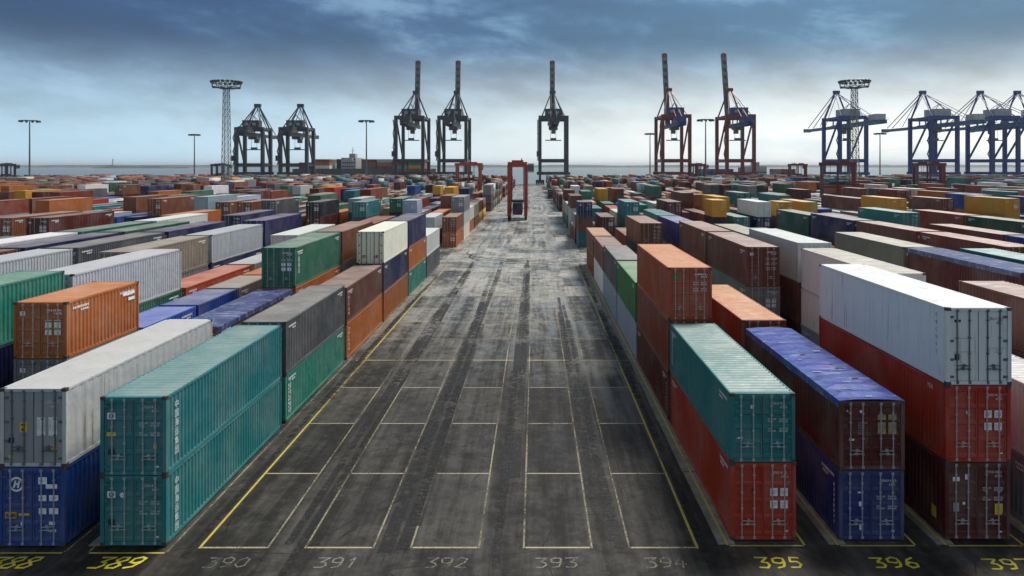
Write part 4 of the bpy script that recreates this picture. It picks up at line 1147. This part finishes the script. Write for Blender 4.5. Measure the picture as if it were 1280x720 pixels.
    one('lift_cabin', c, body, ('box', -h - 2.6, -h - .9, -3.4, -1.9, zp + 3, zp + 7))
    return c

QL = 540.0
G1 = 'dark grey quay cranes with raised booms'
crane(-93.2, QL, 'dark grey quay crane with raised boom, beside the moored ship bow', G1)
crane(-61.3, QL, 'dark grey quay crane with raised boom, behind the orange straddle carrier', G1)
crane(13.6, QL, 'dark grey quay crane with raised boom, standing at the end of the aisle', G1)
G2 = 'red legged quay cranes'
crane(104.5, QL, 'red-legged quay crane with blue machinery house, beside the grey end-of-aisle crane', G2, 'crane_red', 'crane_blue', 'crane_blue', ztop=52, apex=73, boomtop=103, tilt=-1.5)
crane(152.1, QL, 'red-legged quay crane with blue machinery house, beside the blue cranes', G2, 'crane_red', 'crane_blue', 'crane_blue', ztop=52, apex=73, boomtop=103, tilt=-2.0)
G3 = 'blue quay cranes with lowered booms'
for i, (xx, lab) in enumerate(((235.5, 'blue quay crane with lowered boom, behind the tall lattice light tower'), (303, 'second blue quay crane with lowered boom from the lattice light tower'),
                 (348, 'third blue quay crane with lowered boom from the lattice light tower'), (377, 'fourth blue quay crane with lowered boom from the lattice light tower'))):
    crane(xx, QL, lab, G3, 'crane_blue', 'crane_pale', 'crane_blue2', up=False, apex=71, back=46, reach=60, trolley=12.0, s=19.5)
G4 = 'small dark quay cranes'
crane(-211.7, QL, 'short dark grey quay crane with lowered boom, beside the lattice light tower', G4, up=False, s=19.5, gauge=16, ztop=42.5, zg=37.0, apex=59.5, back=16, reach=36, trolley=9, zp=14.5, boom='crane_pale')
crane(-179.0, QL, 'short dark grey quay crane with lowered boom, beside the moored ship stern', G4, up=False, s=19.5, gauge=16, ztop=42.5, zg=37.0, apex=59.5, back=16, reach=36, trolley=9, zp=14.5)

# ------------------------------------------------------------------ light towers and masts
M['mast'] = simple('mast_steel', (0.16, 0.18, 0.19), 0.5, 0.2, 0.2, 0.5)
M['lamp'] = simple('lamp_housing', (0.06, 0.075, 0.08), 0.5)
def px(x, Y): return (x - 669) * Y / FPX
def lattice(x, Y, hgt, label):
    c = thing('light_tower', label, 'light tower', (x, Y, 0), 0, 'lattice light towers'); a0, a1 = 1.6, 0.95
    N = 16
    def w_(z): return a0 + (a1 - a0) * z / hgt
    for sx in (-1, 1):
        for sy in (-1, 1): one('leg', c, 'mast', ('beam', (sx * a0, sy * a0, 0), (sx * a1, sy * a1, hgt), .22))
    ops = []
    for k in range(N):
        z0, z1 = hgt * k / N, hgt * (k + 1) / N; p, q = w_(z0), w_(z1)
        for s in (-1, 1):
            ops += [('beam', (-p, s * p, z0), (q, s * q, z1), .14), ('beam', (p, s * p, z0), (-q, s * q, z1), .14), ('beam', (s * p, -p, z0), (s * q, q, z1), .14),
                    ('beam', (-q, s * q, z1), (q, s * q, z1), .14), ('beam', (s * q, -q, z1), (s * q, q, z1), .14)]
    one('lattice_bracing', c, 'mast', *ops)['kind'] = 'stuff'
    pf = one('platform', c, 'lamp', ('box', -2.6, 2.6, -2.6, 2.6, hgt, hgt + .25), *[('beam', (-5.9 * math.cos(t), -5.9 * math.sin(t), hgt + .4), (5.9 * math.cos(t), 5.9 * math.sin(t), hgt + .4), .3) for t in (0, math.pi / 4, math.pi / 2, 3 * math.pi / 4)])
    rg = []; n = 20
    for zz_ in (hgt + .6, hgt + 2.9):
        for k in range(n):
            t0, t1 = 2 * math.pi * k / n, 2 * math.pi * (k + 1) / n; r = 5.6 if zz_ < hgt + 1 else 6.1
            rg.append(('beam', (r * math.cos(t0), r * math.sin(t0), zz_), (r * math.cos(t1), r * math.sin(t1), zz_), .22))
    for k in range(0, n, 2):
        t0 = 2 * math.pi * k / n; rg.append(('beam', (5.6 * math.cos(t0), 5.6 * math.sin(t0), hgt + .4), (6.1 * math.cos(t0), 6.1 * math.sin(t0), hgt + 3), .2))
    one('lamp_ring', c, 'lamp', *rg)
    for k in range(n):
        t0 = 2 * math.pi * (k + .5) / n
        lp = MB(); lp.box(-.55, .55, -.25, .45, -.5, .5); o = link('floodlight', cached('floodlight', lambda: lp.mesh('floodlight', M['lamp'])), c, (6.1 * math.cos(t0), 6.1 * math.sin(t0), hgt + 2.7), t0 + math.pi / 2)
        o.rotation_euler = (R(25), 0, t0 + math.pi / 2)
def mast(x, Y, hgt, hr, label):
    c = thing('light_mast', label, 'light mast', (x, Y, 0), 0, 'tall light masts')
    one('pole', c, 'mast', ('tube', (0, 0, 0), (0, 0, hgt), .55, .28, 10)); one('base_plate', c, 'concrete', ('box', -1.2, 1.2, -1.2, 1.2, 0, .5))
    n = 16; rg = []
    for k in range(n):
        t0, t1 = 2 * math.pi * k / n, 2 * math.pi * (k + 1) / n
        rg.append(('beam', (hr * math.cos(t0), hr * math.sin(t0), hgt), (hr * math.cos(t1), hr * math.sin(t1), hgt), .25))
        if k % 2 == 0: rg.append(('beam', (0, 0, hgt - .2), (hr * math.cos(t0), hr * math.sin(t0), hgt), .2))
    one('lamp_ring', c, 'lamp', *rg)
    for k in range(10):
        t0 = 2 * math.pi * k / 10; fl = MB(); fl.box(-.7, .7, -.4, .4, -.55, .45)
        link('floodlight', cached('floodlight2', lambda: fl.mesh('floodlight', M['lamp'])), c, (hr * math.cos(t0), hr * math.sin(t0), hgt - .4), t0)
lattice(px(283, 308), 308, 46.5, 'tall lattice light tower beside the small dark cranes')
lattice(px(1068, 306), 306, 46.5, 'tall lattice light tower in front of the blue cranes')
for x_, Y_, h_, hr_, lab in ((37, 412, 39.5, 4.6, 'slim light mast standing alone before the open water, nearest the islet'), (243, 500, 35.5, 3.2, 'slim light mast beside the tall lattice tower and water'),
        (458, 412, 39.5, 3.8, 'slim light mast in front of the moored ship'), (882, 411, 40, 4.2, 'slim light mast between the two red-legged cranes'),
        (812.5, 520, 37, 3.2, 'slim light mast just beside the first red-legged crane'), (1100, 505, 36.5, 3.4, 'slim light mast between the blue cranes')):
    mast(px(x_, Y_), Y_, h_, hr_, lab)

# ------------------------------------------------------------------ straddle carriers
def carrier(x, y, rotz, label, mat, low=9.0, spread_z=8.5):
    c = thing('straddle_carrier', label, 'straddle carrier', (x, y, 0), rotz, 'straddle carriers')
    Hc, hx, hy = 15.0, 2.15, 4.3
    for sx in (-1, 1):
        one('lower_frame', c, mat, ('box', sx * hx - .42, sx * hx + .42, -hy - 1.0, hy + 1.0, 1.0, 2.6))
        one('top_frame', c, mat, ('box', sx * hx - .3, sx * hx + .3, -hy - .8, hy + .8, Hc - 1.0, Hc))
        one('tie_bar', c, mat, ('box', sx * hx - .15, sx * hx + .15, -hy, hy, 7.6, 8.0)); one('leg', c, mat, ('beam', (sx * hx, 0, 2.1), (sx * hx, 0, Hc - .75), .4, .5))
        for sy in (-1, 1):
            one('leg', c, mat, ('beam', (sx * hx, sy * hy, 2.1), (sx * hx, sy * hy, Hc - .75), .85, .95))
        for k in (-4.4, -1.6, 1.6, 4.4):
            wh = one('wheel', c, 'rubber', ('tube', (sx * hx - .28, k, .8), (sx * hx + .28, k, .8), .8, None, 18))
            one('rim', wh, 'steel', ('tube', (sx * hx - .31, k, .8), (sx * hx + .31, k, .8), .38, None, 12))
        one('ladder', c, 'steel', *[('beam', (sx * (hx + .55), hy - .3, z), (sx * (hx + .55), hy + .3, z), .06) for z in [2.2 + .6 * k for k in range(20)]], ('beam', (sx * (hx + .55), hy - .3, 2), (sx * (hx + .55), hy - .3, 14), .07), ('beam', (sx * (hx + .55), hy + .3, 2), (sx * (hx + .55), hy + .3, 14), .07))['kind'] = 'stuff'
    for yy in (-hy, hy): one('cross_beam', c, mat, ('box', -hx + .3, hx - .3, yy - .4, yy + .4, Hc - 1.3, Hc - .05))
    one('engine_deck', c, mat, ('box', -1.5, 1.5, -hy + 1.2, -.6, Hc - .5, Hc + .45), ('box', -1.3, 1.3, .8, hy - 1.0, Hc - .5, Hc + .3)); one('exhaust', c, 'steel', ('tube', (1.0, 1.5, Hc + .3), (1.0, 1.5, Hc + 1.0), .15))
    cb = one('cab', c, 'crane_pale', ('box', hx + .5, hx + 2.1, -hy - .9, -hy + 1.0, Hc - 2.7, Hc - .4))
    one('window', cb, 'glass', ('box', hx + .6, hx + 2.0, -hy - .95, -hy - .91, Hc - 2.3, Hc - .8), ('box', hx + 2.11, hx + 2.14, -hy - .7, -hy + .8, Hc - 2.3, Hc - .8))
    sp2 = one('spreader', c, 'crane_dark', ('box', -1.15, 1.15, -5.9, 5.9, spread_z, spread_z + .45), ('box', -1.6, 1.6, -2.2, 2.2, spread_z + .45, spread_z + 1.0))
    for sx in (-1, 1):
        for sy in (-1, 1): one('chain', sp2, 'crane_dark', ('tube', (sx * 1.5, sy * 2.0, spread_z + 1.0), (sx * 1.5, sy * 2.0, Hc - .8), .06, None, 5))
    return c
CX, CY = px(646.5, 186), 192
carrier(CX, CY, 0, 'bright red straddle carrier standing in the aisle, holding a low container', 'carrier_red', spread_z=4.05)
held = thing('shipping_container', 'dark purple container held low inside the red straddle carrier', 'container', (CX, CY, 1.45), 0, GROUP)
hc = (0.05, 0.03, 0.09)
link('frame', frame_mesh(12.192, 2.591, True), held, color=hc); link('roof_panel', roof_mesh(12.192, 2.591, False), held, color=hc); link('end_panel', end_mesh(12.192, 2.591), held, color=hc)
for s in (-1, 1):
    link('side_panel', side_mesh(12.192, 2.591, s, False), held, color=hc); d_ = link('door', door_mesh(12.192, 2.591, s, False), held, color=hc)
    for k in (0.34, 0.80): link('locking_bar', bar_mesh(2.591), d_, (s * k, -6.07, 0), color=hc)
carrier(px(586, 275), 275, R(90), 'orange red straddle carrier seen side-on above the stacked containers', 'carrier_orange')
carrier(px(1047, 213), 213, R(68), 'dark red straddle carrier in front of the lattice light tower', 'carrier_dark')
carrier(px(1161, 260), 260, R(75), 'dark red straddle carrier in front of the second blue crane', 'carrier_dark')
carrier(px(997, 415), 415, R(80), 'small far dark red straddle carrier before the blue cranes', 'carrier_dark')
carrier(px(871, 405), 405, R(20), 'small far dark straddle carrier beside the red-legged crane', 'carrier_dark')
carrier(px(8, 395), 395, R(60), 'dark straddle carrier before the open water', 'crane_dark')
carrier(px(275, 440), 440, R(70), 'small far dark straddle carrier at the foot of the lattice tower', 'crane_dark')

# ------------------------------------------------------------------ ship, vehicles
M['hull'] = simple('dark_hull_paint', (0.03, 0.035, 0.05), 0.5, 0, 0.2, 0.1)
M['ship_white'] = simple('white_ship_paint', (0.42, 0.43, 0.43), 0.5, 0, 0.1, 0.3)
def ship(x0, x1, y, deck, tower_x, label, seed, tower_h=14.0):
    xc = (x0 + x1) / 2; hl = (x1 - x0) / 2
    c = thing('container_ship', label, 'ship', (xc, y, -4.0), 0, 'moored container ships')
    b = MB(); outline = [(-hl, -13), (-hl * .96, -15), (hl * .8, -15), (hl, 0), (hl * .8, 15), (-hl * .96, 15), (-hl, 13)]
    b.prism([(u * .97, v * .9) for u, v in outline], 'z', -3, 3); b.prism(outline, 'z', 3, deck + 4); link('hull', b.mesh('hull', M['crane_steel']), c)
    z = deck + 4
    tx = tower_x - xc
    tw = one('superstructure', c, 'ship_white', ('box', tx - 6, tx + 6, -14, 14, z, z + tower_h), ('box', tx - 4, tx + 4, -17, 17, z + tower_h - 3, z + tower_h), ('box', tx - 2, tx + 3, -4, 4, z + tower_h, z + tower_h + 3.5))
    for k in range(int(tower_h / 3)):
        for q in range(6): link('window', cached('shipwin', lambda: (lambda m: (m.box(-.6, .6, -.03, .03, -.5, .5), m.mesh('window', M['glass']))[1])(MB())), tw, (tx - 4.6 + q * 1.85, -14.02, z + 1.8 + k * 3))
    one('radar_mast', tw, 'ship_white', ('tube', (tx, 0, z + tower_h + 3.5), (tx, 0, z + tower_h + 9), .35, .2, 8), ('beam', (tx - 2, 0, z + tower_h + 6), (tx + 2, 0, z + tower_h + 6), .25))
    fn = one('funnel', c, 'crane_dark', ('box', tx - 13, tx - 9, -3, 3, z, z + tower_h - 1))
    rr = random.Random(seed); cols = [PAL[k] for k in RNAMES]
    u = -hl * .9
    while u < hl * .75:
        if abs(u + 6 - tx) > 13:
            n = rr.choice((2, 3, 3))
            for k in range(n):
                for row in (-1, 0, 1):
                    o = link('deck_container', cached('deckbox', lambda: (lambda m: (m.box(-6.1, 6.1, -4.8, 4.8, 0, 2.55), m.mesh('deck_container', M['side']))[1])(MB())), c, (u + 6.1, row * 9.8, z + .02 + k * 2.6), color=vary(rr.choice(cols), rr, .2))
        u += 12.8
    return c
ship(px(372, 612), px(545, 612), 612, 11.5, px(441, 612), 'dark hulled container ship with white superstructure moored behind the small cranes', 4, 9.0)
ship(px(868, 614), px(986, 614), 614, 3.5, px(943, 614), 'container ship with pale superstructure moored behind the red-legged cranes', 9, 10.0)

M['car_dark'] = simple('black_car_paint', (0.015, 0.016, 0.018), 0.25)
def car(x, y, rotz, label):
    c = thing('parked_car', label, 'car', (x, y, 0), rotz)
    b = MB(); b.prism([(-2.2, .35), (2.2, .35), (2.25, .8), (1.9, 1.0), (1.0, 1.05), (.4, 1.75), (-1.5, 1.8), (-2.15, 1.1)], 'x', -.85, .85); link('body', b.mesh('body', M['car_dark']), c)
    for s in (-1, 1):
        one('window', c, 'glass', ('prism', [(.85, 1.08), (.33, 1.66), (-1.35, 1.7), (-1.75, 1.12)], 'x', s * .852 - .004, s * .852 + .004))
        for k in (-1.4, 1.4): wh = one('wheel', c, 'rubber', ('tube', (s * .6, k, .34), (s * .9, k, .34), .34, None, 14)); one('rim', wh, 'steel', ('tube', (s * .89, k, .34), (s * .915, k, .34), .2, None, 10))
        one('headlight', c, 'ship_white', ('box', s * .6 - .18, s * .6 + .18, 2.2, 2.26, .62, .78))
def truck(x, y, rotz, label, col):
    c = thing('yard_truck', label, 'truck', (x, y, 0), rotz, 'yard trucks')
    one('cab', c, 'car_dark', ('prism', [(3.6, .6), (5.9, .6), (5.9, 1.8), (5.5, 3.1), (3.6, 3.2)], 'x', -1.2, 1.2))
    one('windscreen', c, 'glass', ('prism', [(5.93, 1.85), (5.55, 2.95), (5.58, 2.96), (5.96, 1.87)], 'x', -1.05, 1.05))
    one('chassis', c, 'crane_dark', ('box', -.5, .5, -6.6, 5.4, .75, 1.1), ('box', -1.2, 1.2, -6.7, 3.2, 1.1, 1.25))
    for s in (-1, 1):
        for k in (-5.6, -4.3, 1.9, 4.9): wh = one('wheel', c, 'rubber', ('tube', (s * .75, k, .52), (s * 1.2, k, .52), .52, None, 14)); one('rim', wh, 'steel', ('tube', (s * 1.19, k, .52), (s * 1.215, k, .52), .28, None, 10))
    lo = link('shipping_container', whole_mesh(6.058, 2.591, False), None, (x + math.sin(-rotz) * -1.8, y - math.cos(rotz) * 1.8, 1.252), rotz, col)
    tag(lo, 'short dark container on the ' + label.split(',')[0], 'container', GROUP)
car(-19.0 + 3.2, 296, R(70), 'small black car parked beside the aisle stacks')
truck(10.2 - 3.6, 312, R(180), 'dark yard truck beside the stacks, far up the aisle', (0.03, 0.03, 0.035))
truck(px(626, 400), 400, R(95), 'dark yard truck, crossing the far end of the aisle', (0.10, 0.09, 0.08))
# beacon far out on the islet
bc = thing('sea_mark', 'thin white sea mark tower standing on the islet', 'beacon', (px(141, 5040), 5040, 15)); one('tower', bc, 'ship_white', ('tube', (0, 0, -3), (0, 0, 38), 4.5, 3.0, 10)); one('lantern', bc, 'crane_dark', ('tube', (0, 0, 38), (0, 0, 44), 4.0, 2.0, 10))

# ------------------------------------------------------------------ thin sea haze
hz = MB(); hz.box(-31000, 31000, -200, 43000, -8, 112)
hm = bpy.data.materials.new('sea_haze'); hm.use_nodes = True; ht = NT(hm.node_tree); ht.n.clear()
ho = ht.new('ShaderNodeOutputMaterial'); hv = ht.new('ShaderNodeVolumePrincipled')
hv.inputs['Color'].default_value = (0.86, 0.92, 1.0, 1); hv.inputs['Density'].default_value = 0.00005; hv.inputs['Anisotropy'].default_value = 0.3
ht.l.new(hv.outputs[0], ho.inputs['Volume'])
tag(link('haze', hz.mesh('haze', hm)), 'thin pale sea haze over the yard and water', 'haze', kind='stuff')
